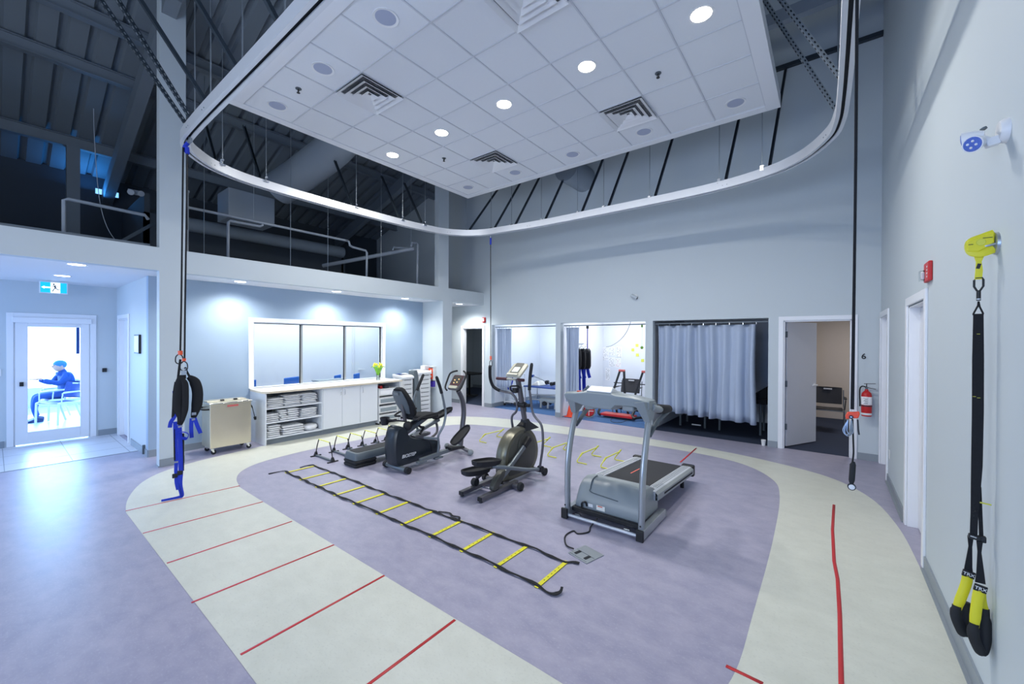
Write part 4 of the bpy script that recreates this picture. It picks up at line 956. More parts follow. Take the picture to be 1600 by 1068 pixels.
    # moving arms, foot bars, pedals
    for s,off in ((1,0),(-1,1)):
        if s>0:
            P=[(.24,.515,.115),(.25,.53,.30),(.265,.51,.42),(.30,.575,.56),(.295,.62,.72),(.285,.605,.84),(.28,.565,1.0),(.28,.55,1.04)]; G=[(.28,.555,1.02),(.28,.52,1.12),(.28,.455,1.265)]
        else:
            P=[(-.24,.62,.12),(-.25,.60,.30),(-.265,.56,.45),(-.30,.55,.60),(-.295,.52,.75),(-.285,.51,.88),(-.28,.57,1.02)]; G=[(-.28,.565,1.01),(-.28,.61,1.10),(-.28,.69,1.25)]
        b=MB(); b.tube(smooth(P,5),.019,12,flat=.8,up=(0,1,0)); a=b.build('swing_arm','trainer_gray',t)
        b=MB(); b.tube(smooth(G,5),[.022]*10+[.015],12); b.build('grip','black_rubber',a)
    b=MB(); b.bar((.12,.36,.40),(.25,.52,.375),.035,.03); b.bar((-.12,.36,.40),(-.25,.57,.42),.035,.03); b.build('arm_pivot','trainer_gray',t,bevel=.006)
    b=MB(); b.loft(padloft([(.28,.395,.5),(.33,.40,.9),(.42,.42,1),(.50,.42,.8),(.56,.41,.4)],.10,.03)); b.build('crank_cover','taupe',t)
    b=MB(); b.bar((.245,.19,.135),(.245,.95,.175),.045,.055); b.bar((.245,.15,.115),(.245,.30,.115),.06,.03); b.bar((.245,.45,.10),(.245,.60,.10),.06,.03); b.build('foot_bar','trainer_gray',t,bevel=.01)
    b=MB(); b.bar((-.245,.25,.30),(-.245,.98,.52),.045,.055); b.build('foot_bar','trainer_gray',t,bevel=.01)
    b=MB(); b.tube(smooth([(-.245,.90,.50),(-.235,.93,.42),(-.20,.88,.32),(-.15,.66,.26)],4),.02,10); b.build('linkage','taupe',t)
    def plate(cx,cy,cz,pitch):
        C=Vector((cx,cy,cz)); R=Matrix.Rotation(pitch,3,'X'); P=[]
        for k in range(22):
            a=2*PI*k/22; P.append((.085*math.copysign(abs(math.cos(a))**.7,math.cos(a))*(1-.12*math.sin(a)),.20*math.copysign(abs(math.sin(a))**.85,math.sin(a))))
        rim=lambda k,z:[C+R@Vector((u*k,v*k,z)) for u,v in P]
        b=MB(); b.loft([rim(.8,-.025),rim(1,-.012),rim(1.05,.025),rim(1.0,.026),rim(.93,.0),rim(.4,.0)]); b.build('foot_plate','black_rubber',t)
    plate(.27,.955,.345,math.radians(33)); plate(-.25,1.06,.60,math.radians(16))
    b=MB(); b.loft([[(.20,.70,.17),(.33,.70,.17),(.33,.70,.22),(.20,.70,.22)],[(.19,.97,.155),(.34,.97,.155),(.34,.97,.19),(.19,.97,.19)]]); b.build('plate_hinge','black',t,bevel=.01)
recumbent()
# ---------------------------------------------------------------- recess: counter, cabinets, towels, cart
FX=-7.37
def rbox(b,x0,x1,y0,y1,z0,z1): return b.box(x0,x1,y0,y1,z0,z1)
def cabinets():
    bx=XS+.002
    t=thing('shelf_unit','white open shelf unit full of folded towels at the left end of the counter','shelf unit',(-7.7,3.27,0))
    o=Vector((-7.7,3.27,0)); B=lambda b,x0,x1,y0,y1,z0,z1: b.box(x0-o.x,x1-o.x,y0-o.y,y1-o.y,z0,z1)
    for y0,y1,z0 in ((2.79,2.812,0),(3.745,3.762,.1)):
        b=MB(); B(b,bx,FX,y0,y1,z0,.865); b.build('side_panel','cabinet_white',t,bevel=.002)
    for z in (.12,.38,.62):
        b=MB(); B(b,bx,FX-.002,2.813,3.744,z-.022,z); b.build('shelf','cabinet_white',t,bevel=.002)
    b=MB(); B(b,bx,bx+.015,2.813,3.744,.12,.865); b.build('back_panel','cabinet_white',t)
    b=MB(); B(b,FX-.09,FX-.075,2.812,3.762,0,.098); b.build('toe_kick','base_gray',t)
    first=None
    for name,y0,y1,n,lab in (('cabinet',3.765,4.527,2,'white base cabinet with two doors in the middle of the counter'),('cabinet',4.53,4.925,1,'narrow white base cabinet with one door next to the bin drawers')):
        o=Vector((-7.7,(y0+y1)/2,0)); t=thing(name,lab,'cabinet',tuple(o))
        b=MB(); B(b,bx,FX-.022,y0,y1,.1,.865); b.build('body','cabinet_white',t)
        b=MB(); B(b,FX-.09,FX-.075,y0,y1,0,.1); b.build('toe_kick','base_gray',t)
        w=(y1-y0)/n
        for k in range(n):
            b=MB(); B(b,FX-.02,FX,y0+k*w+.002,y0+(k+1)*w-.002,.105,.86); d=b.build('door','cabinet_white',t,bevel=.002)
            yh=(y0+(k+1)*w-.035) if (n==2 and k==0) else (y0+k*w+.045); yh-=o.y
            b=MB(); xx=FX-o.x; b.tube(smooth([(xx,yh,.71),(xx+.022,yh,.72),(xx+.025,yh,.76),(xx+.022,yh,.80),(xx,yh,.81)],4),.005,8); b.build('handle','chrome',d)
    o=Vector((-7.7,5.2,0)); t=thing('end_panel','white end panel carrying the right end of the counter','panel',tuple(o))
    b=MB(); B(b,bx,FX,5.47,5.492,0,.865); b.build('board','cabinet_white',t,bevel=.002)
    # drawer bins under the counter
    o=Vector((-7.6,5.19,0)); t=thing('bin_drawer_unit','white plastic bin drawers under the right end of the counter','drawer unit',tuple(o))
    for y0,y1 in ((4.95,4.962),(5.42,5.432)):
        b=MB(); B(b,-7.95,FX+.005,y0,y1,.03,.76); b.build('side_frame','plastic_white',t,bevel=.003)
    for y in (4.956,5.426):
        b=MB(); B(b,-7.5,FX,y-.01,y+.01,0,.03); b.build('foot','black',t)
    zs=[(.60,.745),(.42,.56),(.235,.375),(.065,.20)]
    for k,(z0,z1) in enumerate(zs):
        b=MB(); B(b,-7.93,FX,4.965,5.417,z0,z1); d=b.build('drawer','plastic_white',t,bevel=.012,bseg=3)
        b=MB(); B(b,FX+.001,FX+.008,4.99,5.39,z0+.03,z1-.035); b.build('front_recess','paper' if k==0 else 'plastic_gray',d,bevel=.004)
        b=MB(); B(b,FX-.03,FX+.012,4.97,5.41,z1-.018,z1-.002); b.build('rim','plastic_white',d,bevel=.003)
    b=MB(); B(b,-7.9,FX-.02,4.97,5.41,.03,.05); b.build('bottom','slot_dark',t)
    for (y,w,c,lab) in ((5.02,.05,'red','small red book lying under the counter above the bin drawers'),(5.13,.10,'print_gray','grey box lying under the counter above the bin drawers')):
        b=MB(); b.box(-7.62,-7.42,y,y+w,.7455,.80); tag(b.build('storage_box',c,bevel=.003),lab,'box')
    # worktop
    t=thing('countertop','long white worktop with a pale wooden edge under the office window','countertop',(-7.7,4.2,0))
    def plan(x,d=0): return [(bx+.3,2.76+d),(x-.09-d,2.76+d),(x-d,2.85+d),(x-d,5.50),(bx+.3,5.50)]
    P=[(XS+.022,2.78),(-7.42,2.76),(-7.33,2.84),(-7.33,5.51),(XS+.022,5.51)]
    b=MB(); b.prism([(x+7.7,y-4.2) for x,y in P],'z',.868,.905); top=b.build('worktop','counter_top',t,bevel=.004)
    b=MB(); P2=[(XS+.05,2.776),(-7.42,2.756),(-7.326,2.84),(-7.326,5.514)]
    Q=[Vector((x+7.7,y-4.2,.887)) for x,y in P2]
    for a,c in zip(Q,Q[1:]): b.bar(a,c,.006,.032)
    b.build('wood_edge','counter_edge',t)
cabinets()
def towel_mesh(w,d,h,seed):
    random.seed(seed); b=MB(); secs=[]; n=20
    for i in range(11):
        f=i/10; x=-d/2+d*f; ring=[]; ks=(.5,.85,1)[min(i,10-i,2)]
        for k in range(n):
            a=2*PI*k/n; u=w/2*math.copysign(abs(math.cos(a))**.35,math.cos(a)); v=h/2*math.copysign(abs(math.sin(a))**.62,math.sin(a))
            ring.append((x+random.uniform(-.002,.002),u*(1+.02*math.sin(3*f+seed)),v*ks+h/2+random.uniform(-.0018,.0018)))
        secs.append(ring)
    b.loft(secs)
    return b
def towels():
    protos={}
    def get(w,d,h,seed,lab,loc,rz,g):
        key=(w,d,h,seed)
        if key not in protos:
            o=towel_mesh(w,d,h,seed).build('folded_towel','towel_white',bevel=0); tag(o,lab,'towel',g); o.location=loc; o.rotation_euler=(0,0,rz); protos[key]=o; return
        o=protos[key].copy(); COL.objects.link(o); o['label']=lab; o['group']=g; o.location=loc; o.rotation_euler=(0,0,rz)
    ordn=['bottom','second','third','fourth','fifth','top']
    def stack(y,z,w,h,n,shelf,which,d=.30,x=-7.55,seed=0):
        for k in range(n):
            pos='topmost' if k==n-1 else ('lowest' if k==0 else ['','second from the bottom','third from the bottom','fourth from the bottom','fifth from the bottom'][k])
            random.seed(seed*7+k)
            get(w,d,h,(seed*3+k)%4,'white folded towel, %s of the %s stack on the %s shelf'%(pos,which,shelf),(x+random.uniform(-.008,.008),y+random.uniform(-.012,.012),z+k*(h+.0028)),random.uniform(-.06,.06),'towels on the %s shelf'%shelf)
    stack(2.965,.6235,.26,.027,5,'top','left',seed=1); stack(3.24,.6235,.27,.027,6,'top','middle',seed=2); stack(3.53,.6235,.27,.028,6,'top','right',seed=3)
    stack(2.925,.3835,.20,.030,4,'middle','leftmost',seed=4); stack(3.09,.3835,.12,.033,5,'middle','second',seed=5); stack(3.26,.3835,.18,.034,5,'middle','third',seed=6); stack(3.53,.3835,.28,.028,5,'middle','rightmost',seed=7)
    stack(2.94,.1235,.20,.030,6,'bottom','left',seed=8); stack(3.26,.1235,.36,.035,4,'bottom','middle',seed=9)
    b=MB(); b.lathe([(.02,0),(.10,.01),(.13,.05),(.12,.09),(.05,.11)],(-7.52,3.59,.1205),'z',24); tag(b.build('rolled_sheet','towel_white'),'round rolled white sheet at the right end of the bottom shelf','towel')
towels()
def vase():
    t=thing('flower_vase','clear vase of yellow tulips standing on the worktop','vase',(-7.62,5.10,.905))
    b=MB(); b.lathe([(.035,.0),(.04,.01),(.034,.08),(.045,.19),(.042,.19),(.031,.08),(.036,.015),(.0,.012)],(0,0,0),'z',20); b.build('glass_vase','glass',t)
    b=MB(); b.lathe([(.03,.014),(.030,.08),(.033,.11)],(0,0,0),'z',16); b.build('water','lcd',t)
    random.seed(3)
    for k in range(11):
        a=2*PI*k/11+.2; r=.05+.06*random.random(); h=.27+.08*random.random()
        b=MB(); b.tube(smooth([(0.01*math.cos(a),.01*math.sin(a),.03),(.03*math.cos(a),.03*math.sin(a),.17),(r*math.cos(a),r*math.sin(a),h)],4),.0035,6); st=b.build('stem','leaf',t)
        b=MB(); b.sphere((r*math.cos(a),r*math.sin(a),h+.018),.02,(1,1,1.35),seg=10); b.build('blossom','petal',st)
        b=MB(); L=[]; 
        for i in range(6):
            f=i/5; rr=.02+.13*f; zz=.10+.20*math.sin(f*2.0); w=.018*math.sin(PI*(.12+.86*f)); c=Vector((rr*math.cos(a+.3),rr*math.sin(a+.3),zz)); s=Vector((-math.sin(a+.3),math.cos(a+.3),0))
            L.append([c-s*w,c+Vector((0,0,-.004)),c+s*w])
        b.loft(L,closed=False); b.build('leaf','leaf',t,solid=.002)
vase()
def cart():
    t=thing('hot_pack_cart','brushed stainless steel hot pack cart on casters left of the shelves','cart',(-7.60,2.31,0))
    # body
    b=MB(); b.box(-.19,.20,-.275,.285,.10,.775); b.build('body','steel_brushed',t,bevel=.01)
    b=MB(); b.box(-.20,.212,-.287,.297,.775,.79); b.build('rim','chrome',t,bevel=.004)
    b=MB(); b.box(-.17,.03,-.26,.27,.79,.806); b.box(.05,.18,-.26,.27,.79,.798); b.build('lid','steel_brushed',t,bevel=.004)
    for y in (-.07,.11):
        b=MB(); b.box(.02,.06,y-.025,y+.025,.798,.822); b.build('lid_handle','black',t,bevel=.006)
    b=MB(); b.box(.2,.203,-.05,.10,.715,.745); b.build('badge','print_red',t)
    b=MB(); b.tube(smooth([(.16,-.275,.70),(.16,-.34,.705),(.10,-.365,.71),(-.10,-.365,.71),(-.15,-.34,.705),(-.15,-.275,.70)],4),.014,10); b.build('push_handle','black_rubber',t)
    for x in (-.15,.155):
        for y in (-.235,.245):
            b=MB(); b.box(x-.02,x+.02,y-.02,y+.02,.075,.10); b.prism([(y-.02,.08),(y+.02,.08),(y+.03,.035),(y+.01,.035)],'x',x-.017,x-.012); b.prism([(y-.02,.08),(y+.02,.08),(y+.03,.035),(y+.01,.035)],'x',x+.012,x+.017); c=b.build('caster','chrome',t)
            b=MB(); b.lathe([(.012,-.012),(.034,-.010),(.036,0),(.034,.010),(.012,.012)],(x,y+.02,.036),'x',20); b.build('wheel','black_rubber',c)
    b=MB(); b.tube(smooth([(.02,.287,.70),(.03,.34,.68),(.04,.37,.58),(.045,.39,.47)],5),[.010]*8+[.006]*8,8); b.tube([(.045,.392,.48),(.045,.40,.43)],[.022,.016],10); b.build('power_plug','black',t)
cart()
def towers():
    for (x,y,w,h,n,lab) in ((-7.72,5.83,.30,.985,8,'white drawer tower nearer the counter with papers on top'),(-7.70,6.31,.36,1.06,9,'taller white drawer tower next to the pier')):
        t=thing('drawer_tower',lab,'drawer tower',(x,y,0))
        b=MB(); b.box(-.19,.15,-w/2,w/2,.04,h-.06); b.build('body','plastic_white',t,bevel=.006)
        b=MB(); b.prism([(-.2,h-.06),(.19,h-.10),(.19,h-.05),(.13,h-.02),(-.2,h)],'y',-w/2-.012,w/2+.012); b.build('top_cover','plastic_white',t,bevel=.01)
        for k in range(n):
            z0=.06+k*(h-.17)/n; z1=.06+(k+1)*(h-.17)/n-.006
            b=MB(); b.box(.15,.165,-w/2+.008,w/2-.008,z0,z1); d=b.build('drawer','plastic_white',t,bevel=.003)
            b=MB(); b.box(.1655,.169,-w*.32,w*.32,z1-.018,z1-.008); b.build('pull_slot','slot_dark',d)
        for s in (-1,1):
            b=MB(); b.cyl((.1,s*(w/2-.04),0),(.1,s*(w/2-.04),.04),.02,seg=10); b.cyl((-.15,s*(w/2-.04),0),(-.15,s*(w/2-.04),.04),.02,seg=10); b.build('feet','black',t)
    for (x,y,z,rz,m,lab) in ((-7.74,5.74,.99,.2,'blue_plastic','blue patterned paper pad lying on the nearer drawer tower'),(-7.74,5.88,.99,-.25,'paper','white sheet lying on the nearer drawer tower'),(-7.75,6.25,1.062,.1,'paper','sheet with print lying on the taller drawer tower')):
        b=MB(); b.box(-.08,.08,-.06,.06,0,.008); o=tag(b.build('paper_pad',m),lab,'paper'); o.location=(x,y,z); o.rotation_euler=(0,0,rz)
    b=MB(); b.box(-7.86,-7.70,6.44,6.60,1.06,1.15); tag(b.build('white_box','plastic_white',bevel=.006),'small white box standing on the taller drawer tower','box')
    b=MB(); b.loft([[(-7.42,6.00,.01),(-7.42,6.12,.01),(-7.75,6.12,.01),(-7.75,6.00,.01)],[(-7.46,6.00,.55),(-7.46,6.12,.55),(-7.75,6.12,.55),(-7.75,6.00,.55)],[(-7.56,6.00,1.05),(-7.56,6.10,1.07),(-7.75,6.10,1.07),(-7.75,6.00,1.05)]])
    tag(b.build('folded_walker','machine_gray_dark',bevel=.01),'tall grey folded frame leaning between the two drawer towers','folded frame')
    # glove boxes on the pier
    t=thing('glove_box_holder','clear wall holder with red and orange glove boxes on the pier','glove holder',(-7.61,6.64,1.0))
    b=MB(); b.box(-.10,.09,-.004,0,-.40,.13); b.box(-.10,.09,-.09,-.004,.12,.13); b.box(-.10,-.094,-.09,0,-.2,.12); b.box(.084,.09,-.09,0,-.2,.12); b.box(-.10,.09,-.09,0,-.375,-.37); b.build('holder','plastic_white',t)
    for z0,z1,m in ((-.03,.085,'red_orange'),(-.17,-.045,'orange')):
        b=MB(); b.box(-.088,.078,-.082,-.008,z0,z1); x=b.build('glove_box',m,t,bevel=.003)
        b=MB(); b.lathe([(.03,-.083),(.03,-.0815)],(0,0,(z0+z1)/2),'y',16); b.build('opening','cream',x)
    b=MB(); b.box(-7.688,-7.53,6.555,6.63,.64,.775); tag(b.build('glove_box','purple',bevel=.003),'purple glove box in the lowest slot of the wall holder','glove box')
towers()
# ---------------------------------------------------------------- hanging harness, ropes, wall straps
def strap(b,pts,w,th,n=6,up=None):
    """flat webbing along a smooth path; w half width, th/w = flatness; 'up' is the thin direction"""
    return b.tube(smooth(pts,n),w,8,flat=th/w,up=up)
def harness():
    ax,ay=-5.69,1.30
    S=lambda s,z,d=0:(.221*s+.975*d*-1*0+.975*-d*0+.221*s*0-0 + (-.975)*d*-1*-1*0 + 0,.975*s,z)
    def P(s,z,d=0):   # s to the right seen from the room centre, d towards the camera
        return (.221*s+.975*d,.975*s-.221*d,z)
    t=thing('body_harness','black padded body weight harness with blue leg straps hanging on ropes','harness',(ax,ay,0))
    nv=(.975,-.221,0)
    b=MB()
    for dx in (-.05,.05): b.lathe([(.012,-.012),(.026,-.012),(.026,.012),(.012,.012)],(.01+dx,.06,TZ-.055),'y',14)
    b.bar((-.06,.06,TZ-.075),(.08,.06,TZ-.075),.03,.03); b.build('trolley','galv',t)
    b=MB(); b.tube(smooth([(.0,.055,TZ-.08),(-.02,.03,TZ-.14),(.01,.05,TZ-.2),(.03,.04,TZ-.14)],4),.02,8); b.build('webbing_sling','blue_strap',t)
    b=MB(); b.tube([P(.012,TZ-.15),P(-.003,2.13),P(-.011,1.64)],.0085,8); b.build('rope','black_fabric',t)
    b=MB(); b.tube([P(.05,TZ-.15),P(.030,2.13),P(.026,1.56)],.0085,8); b.build('rope','black_fabric',t)
    b=MB(); b.tube([P(.046,TZ-.2,.01),P(.05,3.0,.01)],.004,6); b.build('thin_cord','black',t)
    b=MB(); b.cyl(P(-.012,1.645),P(-.010,1.60),.022,seg=12); b.cyl(P(.022,1.56),P(.022,1.53),.018,seg=12); b.build('ferrule','red_orange',t)
    b=MB()
    for c in (( -.02,1.55),(.02,1.47)):
        b.tube(smooth([P(c[0]+u,c[1]+v) for u,v in ((0,.055),(.028,.03),(.03,-.03),(0,-.05),(-.03,-.03),(-.028,.03))],4,True),.006,8,closed=True)
    b.build('carabiner','black',t)
    b=MB(); b.box(-.0,.0001,0,.0001,1.4,1.401); b.bm.clear(); b.bar(P(-.005,1.40,.01),P(.045,1.40,.01),.012,.05); b.bar(P(-.0,1.44,.0),P(.04,1.44,.0),.01,.01); b.build('buckle','chrome',t)
    b=MB(); strap(b,[P(-.01,1.55),P(-.02,1.45),P(-.03,1.34)],.012,.004,up=nv); strap(b,[P(.03,1.46),P(.05,1.40),P(.08,1.33)],.012,.004,up=nv); strap(b,[P(.02,1.40),P(.02,1.33)],.022,.004,up=nv); b.build('upper_strap','black_fabric',t)
    def pad(pts,R,n=5): 
        b=MB(); Q=smooth(pts,n); m=len(Q); rad=[1.18*R*(.45+.55*min(1,4*min(i,m-1-i)/m)) for i in range(m)]; b.tube(Q,rad,12,flat=.55,up=nv); return b
    pad([P(.03,1.36),P(-.0,1.33),P(-.018,1.20),P(-.03,1.05),P(.00,.92),P(-.015,.82)],.042).build('shoulder_pad','black_fabric',t)
    pad([P(.0,1.34,.03),P(.030,1.28,.03),P(.035,1.12,.03),P(.030,.98,.03),P(.01,.86,.03)],.026).build('shoulder_pad','black_fabric',t)
    pad([P(.06,1.35,-.03),P(.115,1.29,-.03),P(.142,1.17,-.03),P(.135,1.02,-.03),P(.105,.88,-.03)],.045).build('shoulder_pad','black_fabric',t)
    b=MB(); strap(b,[P(-.045,1.30),P(-.06,1.17),P(-.065,1.02),P(-.07,.9)],.018,.006,up=nv); b.build('side_strap','black_fabric',t)
    b=MB(); b.bar(P(-.03,.80,.02),P(.01,.81,.02),.01,.02); b.bar(P(.09,.93,0),P(.13,.93,0),.01,.03); b.bar(P(.09,.86,0),P(.12,.87,0),.01,.02); b.build('metal_buckle','chrome',t)
    for pts,w in (([P(-.02,.82),P(-.015,.74),P(-.01,.55),P(-.005,.28)],.020),
                  ([P(-.06,1.2,-.03),P(-.055,.95),P(-.09,.86),P(-.10,.80)],.018),
                  ([P(-.055,.86),P(-.05,.6),P(-.045,.42)],.017),
                  ([P(-.03,.74),P(.02,.74,.03),P(.06,.71,.03),P(.045,.66,.02),P(.0,.68)],.019),
                  ([P(.09,.88),P(.085,.78),P(.09,.66)],.018),([P(.115,.88),P(.14,.79),P(.17,.70)],.018),
                  ([P(-.045,.40),P(-.045,.28),P(-.02,.14),P(.0,.03),P(-.03,.012),P(-.10,.008),P(-.17,.006)],.016),
                  ([P(-.005,.28),P(-.01,.15),P(.004,.035),P(-.01,.02)],.019),
                  ([P(-.04,.30),P(-.045,.2),P(-.03,.1)],.015)):
        b=MB(); strap(b,pts,w*1.12,.004,up=nv if abs(pts[-1][2]-pts[0][2])>.1 else None); b.build('leg_strap','blue_strap',t)
    b=MB(); strap(b,[P(.014,.72,-.005),P(.014,.5,-.005),P(.012,.30,-.005)],.012,.004,up=nv); strap(b,[P(-.058,.78),P(-.056,.5),P(-.053,.43)],.012,.004,up=nv); b.build('leg_strap','black_fabric',t)
    for s,z in ((-.012,.285),(-.055,.26)):
        b=MB(); b.obox(P(s,z,.0),(.02,.05,.05)); b.build('strap_slider','black',t,bevel=.008)
    # middle rope
    x,y=-5.70,6.55
    t=thing('support_rope','thin black rope hanging from the far left corner of the ceiling rail','rope',(x,y,0))
    b=MB(); b.cyl((0,0,TZ-.045),(0,0,TZ-.10),.025,seg=10); b.build('trolley','galv',t)
    b=MB(); b.cyl((0,0,TZ-.10),(0,0,TZ-.24),.02,seg=8); b.build('webbing_sling','blue_strap',t)
    b=MB(); b.tube([(0,0,TZ-.22),(.01,0,2.6),(.02,0,1.42)],.0085,8); b.build('rope','black_fabric',t)
    b=MB(); b.cyl((.02,0,1.44),(.02,0,1.36),.022,seg=10); b.build('ferrule','red_orange',t)
    b=MB(); b.tube(smooth([(.02+u,0,1.28+v) for u,v in ((0,.07),(.03,.03),(.03,-.04),(0,-.07),(-.03,-.04),(-.03,.03))],4,True),.008,8,closed=True); b.cyl((.02,0,1.22),(.03,0,1.15),.012,seg=8); b.build('carabiner','black',t)
    # right rope
    x,y=.10,2.68
    t=thing('control_rope','thick black rope with orange cleat and white ended handle at the right','rope',(x,y,0))
    b=MB(); b.cyl((.0,0,TZ-.045),(0,0,TZ-.12),.025,seg=10); b.build('trolley','galv',t)
    b=MB(); b.tube(smooth([(0,0,TZ-.1),(.002,0,2.9),(.001,0,2.2),(-.004,0,1.44)],4),.0052,8); b.build('rope','black_fabric',t)
    b=MB(); b.tube(smooth([(.006,0,TZ-.1),(.006,0,2.9),(.004,0,2.2),(.002,0,1.44)],4),.0048,8); b.build('rope','black_fabric',t)
    b=MB(); b.loft([[(u,v*.012,z) for u,z in ((-.028,1.402),(-.02,1.425),(.005,1.427),(.026,1.432),(.028,1.418),(.022,1.398),(-.005,1.394),(-.026,1.388))] for v in (-1,1)]); cl=b.build('cleat','orange',t,bevel=.005,bseg=3)
    b=MB(); b.cyl((-.006,-.02,1.402),(-.006,.0,1.402),.009,seg=12); b.build('cleat_eye','black',cl)
    b=MB(); b.cyl((-.006,-.022,1.403),(-.006,-.019,1.403),.004,seg=10); b.build('pin','chrome',cl)
    for k,(dx,z0) in enumerate(((-.034,1.31),(-.028,1.305),(-.02,1.315))):
        b=MB(); b.tube(smooth([(-.018,-.01,1.385),(dx-.002,-.012,1.34),(dx,-.012,z0+.01),(dx+.01,-.012,z0),(dx+.022,-.010,z0+.012),(-.004,-.01,1.385)],5),.0028,6); b.build('cord_loop','galv',t)
    b=MB(); strap(b,[(.0,0,1.39),(.003,0,1.30),(.005,0,1.22),(.001,0,1.17)],.009,.004); b.build('lower_strap','black_fabric',t)
    b=MB(); b.tube(smooth([(.020,0,1.39),(.023,0,1.34),(.026,0,1.315)],4),.0035,6); b.build('tag_cord','black',t)
    b=MB(); b.tube([(.006,0,1.175),(.003,0,1.16),(-.001,0,1.08),(-.002,0,1.065)],[.006,.0125,.0125,.009],14); b.build('handle','black_rubber',t)
    b=MB(); b.lathe([(.010,-.006),(.0165,-.006),(.0175,.004),(.012,.008)],(-.001,-.005,1.048),'y',22); b.build('ball_rim','black',t)
    b=MB(); b.lathe([(.0,-.011),(.010,-.0095),(.013,-.0065),(.013,-.005)],(-.001,-.005,1.048),'y',22); b.build('end_disc','plastic_white',t)
harness()
def suspension_trainer():
    y0=2.858
    t=thing('wall_anchor','grey oval wall plate with a yellow suspension anchor high on the wall','wall anchor',(XR,y0,2.24))
    b=MB(); b.lathe([(.052,0),(.05,-.010),(.0,-.012)],(0,0,0),'x',28); pl=b.build('plate','machine_silver',t)
    b=MB(); b.tube(smooth([(-.01,.02,-.005),(-.045,.018,-.012),(-.05,0,-.014),(-.045,-.018,-.012),(-.01,-.02,-.005)],4),.006,8); b.build('anchor_bar','machine_silver',t)
    b=MB(); strap(b,[(-.012,-.012,.045),(-.05,-.014,.03),(-.085,-.014,.012),(-.082,-.014,-.03),(-.05,-.014,-.04),(-.012,-.012,-.025)],.02,.006,up=(0,-1,0)) ; b.build('sleeve','yellow',t)
    b=MB(); b.loft([[(x,v,z) for x,z in ((-.10,.02),(-.06,.036),(-.012,.052),(-.012,.0),(-.06,-.035),(-.10,-.03))] for v in (-.024,.004)]); sl=b.build('sleeve','yellow',t,bevel=.007,bseg=3)
    b=MB(); b.lathe([(.014,-.002),(.016,.0)],(-.055,-.0245,.008),'y',18); b.build('sleeve_patch','yellow_soft',sl)
    b=MB(); b.box(-.05,-.02,-.0255,-.0245,.025,.028); b.box(-.095,-.08,-.0255,-.0245,.0,.003); b.build('stitch','black',sl)
    st=thing('suspension_strap','black and yellow suspension trainer straps with handles hanging on the right wall','suspension trainer',(.56,y0,0))
    X=lambda x:x-.56
    b=MB(); b.loft([[(X(x),v,z) for x in (a,c) for v in (-.003,.003)][0:2]+[(X(c),.003,z),(X(c),-.003,z)] for a,c,z in ((.545,.572,2.215),(.541,.575,2.19),(.548,.566,2.16),(.546,.570,2.12),(.544,.568,2.083),(.545,.567,2.078))]); b.build('anchor_strap','yellow',st,bevel=.001)
    b=MB(); b.obox((X(.556),-.004,2.140),(.012,.002,.024),Matrix.Rotation(.25,3,'Y')); b.build('tag','black',st)
    b=MB(); b.tube([(X(.547),0,2.085),(X(.568),0,2.085),(X(.572),0,2.075),(X(.572),0,2.045),(X(.562),0,2.025),(X(.552),0,2.025),(X(.543),0,2.045),(X(.543),0,2.075)],.0042,8,closed=True); b.build('carabiner','black',st)
    b=MB(); b.cyl((X(.5575),0,2.024),(X(.5575),0,1.978),.0075,seg=12); b.build('swivel','black',st)
    b=MB(); b.cyl((X(.5575),0,1.988),(X(.5575),0,1.982),.0085,seg=12); b.build('swivel_ring','machine_silver',st)
    b=MB(); b.tube([(X(.5575),0,1.975),(X(.556),0,1.955),(X(.541),0,1.915)],.0035,6); b.tube([(X(.5575),0,1.975),(X(.561),0,1.95),(X(.573),0,1.915)],.0035,6); b.tube([(X(.539),0,1.913),(X(.574),0,1.913)],.0035,6); b.build('equalizer_loop','black_fabric',st)
    b=MB(); b.loft([[(X(a),-.003,z),(X(c),-.006,z),(X(c),.001,z),(X(a),.003,z)] for a,c,z in ((.541,.573,1.912),(.539,.576,1.70),(.540,.577,1.45),(.539,.575,1.20),(.539,.568,1.05),(.539,.563,.97),(.537,.561,.868))]); ms=b.build('main_strap','black_fabric',st,bevel=.001)
    for x,z in ((.557,1.82),(.560,1.52),(.546,1.525)):
        b=MB(); b.box(X(x)-.005,X(x)+.005,-.0075,-.005,z,z+.002); b.build('stitch','yellow_soft',ms)
    b=MB(); b.loft([[(X(a),.006,z),(X(c),.006,z),(X(c),.010,z),(X(a),.010,z)] for a,c,z in ((.558,.574,1.10),(.565,.578,.98),(.568,.582,.87))]); b.build('inner_strap','black_fabric',st)
    b=MB(); b.bar((X(.562),.0,1.03),(.044,0,1.026),.004,.006); b.build('pull_tab','yellow_soft',st)
    b=MB(); b.obox((X(.552),-.002,.862),(.040,.022,.022),Matrix.Rotation(.12,3,'Y')); b.build('cam_buckle','black',st,bevel=.004)
    b=MB(); b.obox((X(.578),.006,.857),(.024,.022,.03)); b.build('cam_buckle','black',st,bevel=.004)
    b=MB(); b.bar((X(.536),-.015,.868),(X(.556),-.015,.864),.004,.005); b.build('buckle_pin','chrome',st)
    def leg(xt,xb,zb,xg0,zg0,xg1,zg1,yy,grip):
        # webbing, labelled band, yellow sleeve, black handle
        b=MB(); b.loft([[(X(a),yy-.003,z),(X(c),yy-.003,z),(X(c),yy+.003,z),(X(a),yy+.003,z)] for a,c,z in ((xt-.010,xt+.010,.85),(xt-.006,xt+.006,.80),(xb-.012,xb+.013,.70),(xb-.016,xb+.017,.655))]); b.build('webbing','black_fabric',st)
        b=MB(); R=Matrix.Rotation(.18,3,'Y'); b.obox((X(xb),yy-.006,zb),(.042,.010,.032),R); bd=b.build('label_band','black',st,bevel=.002)
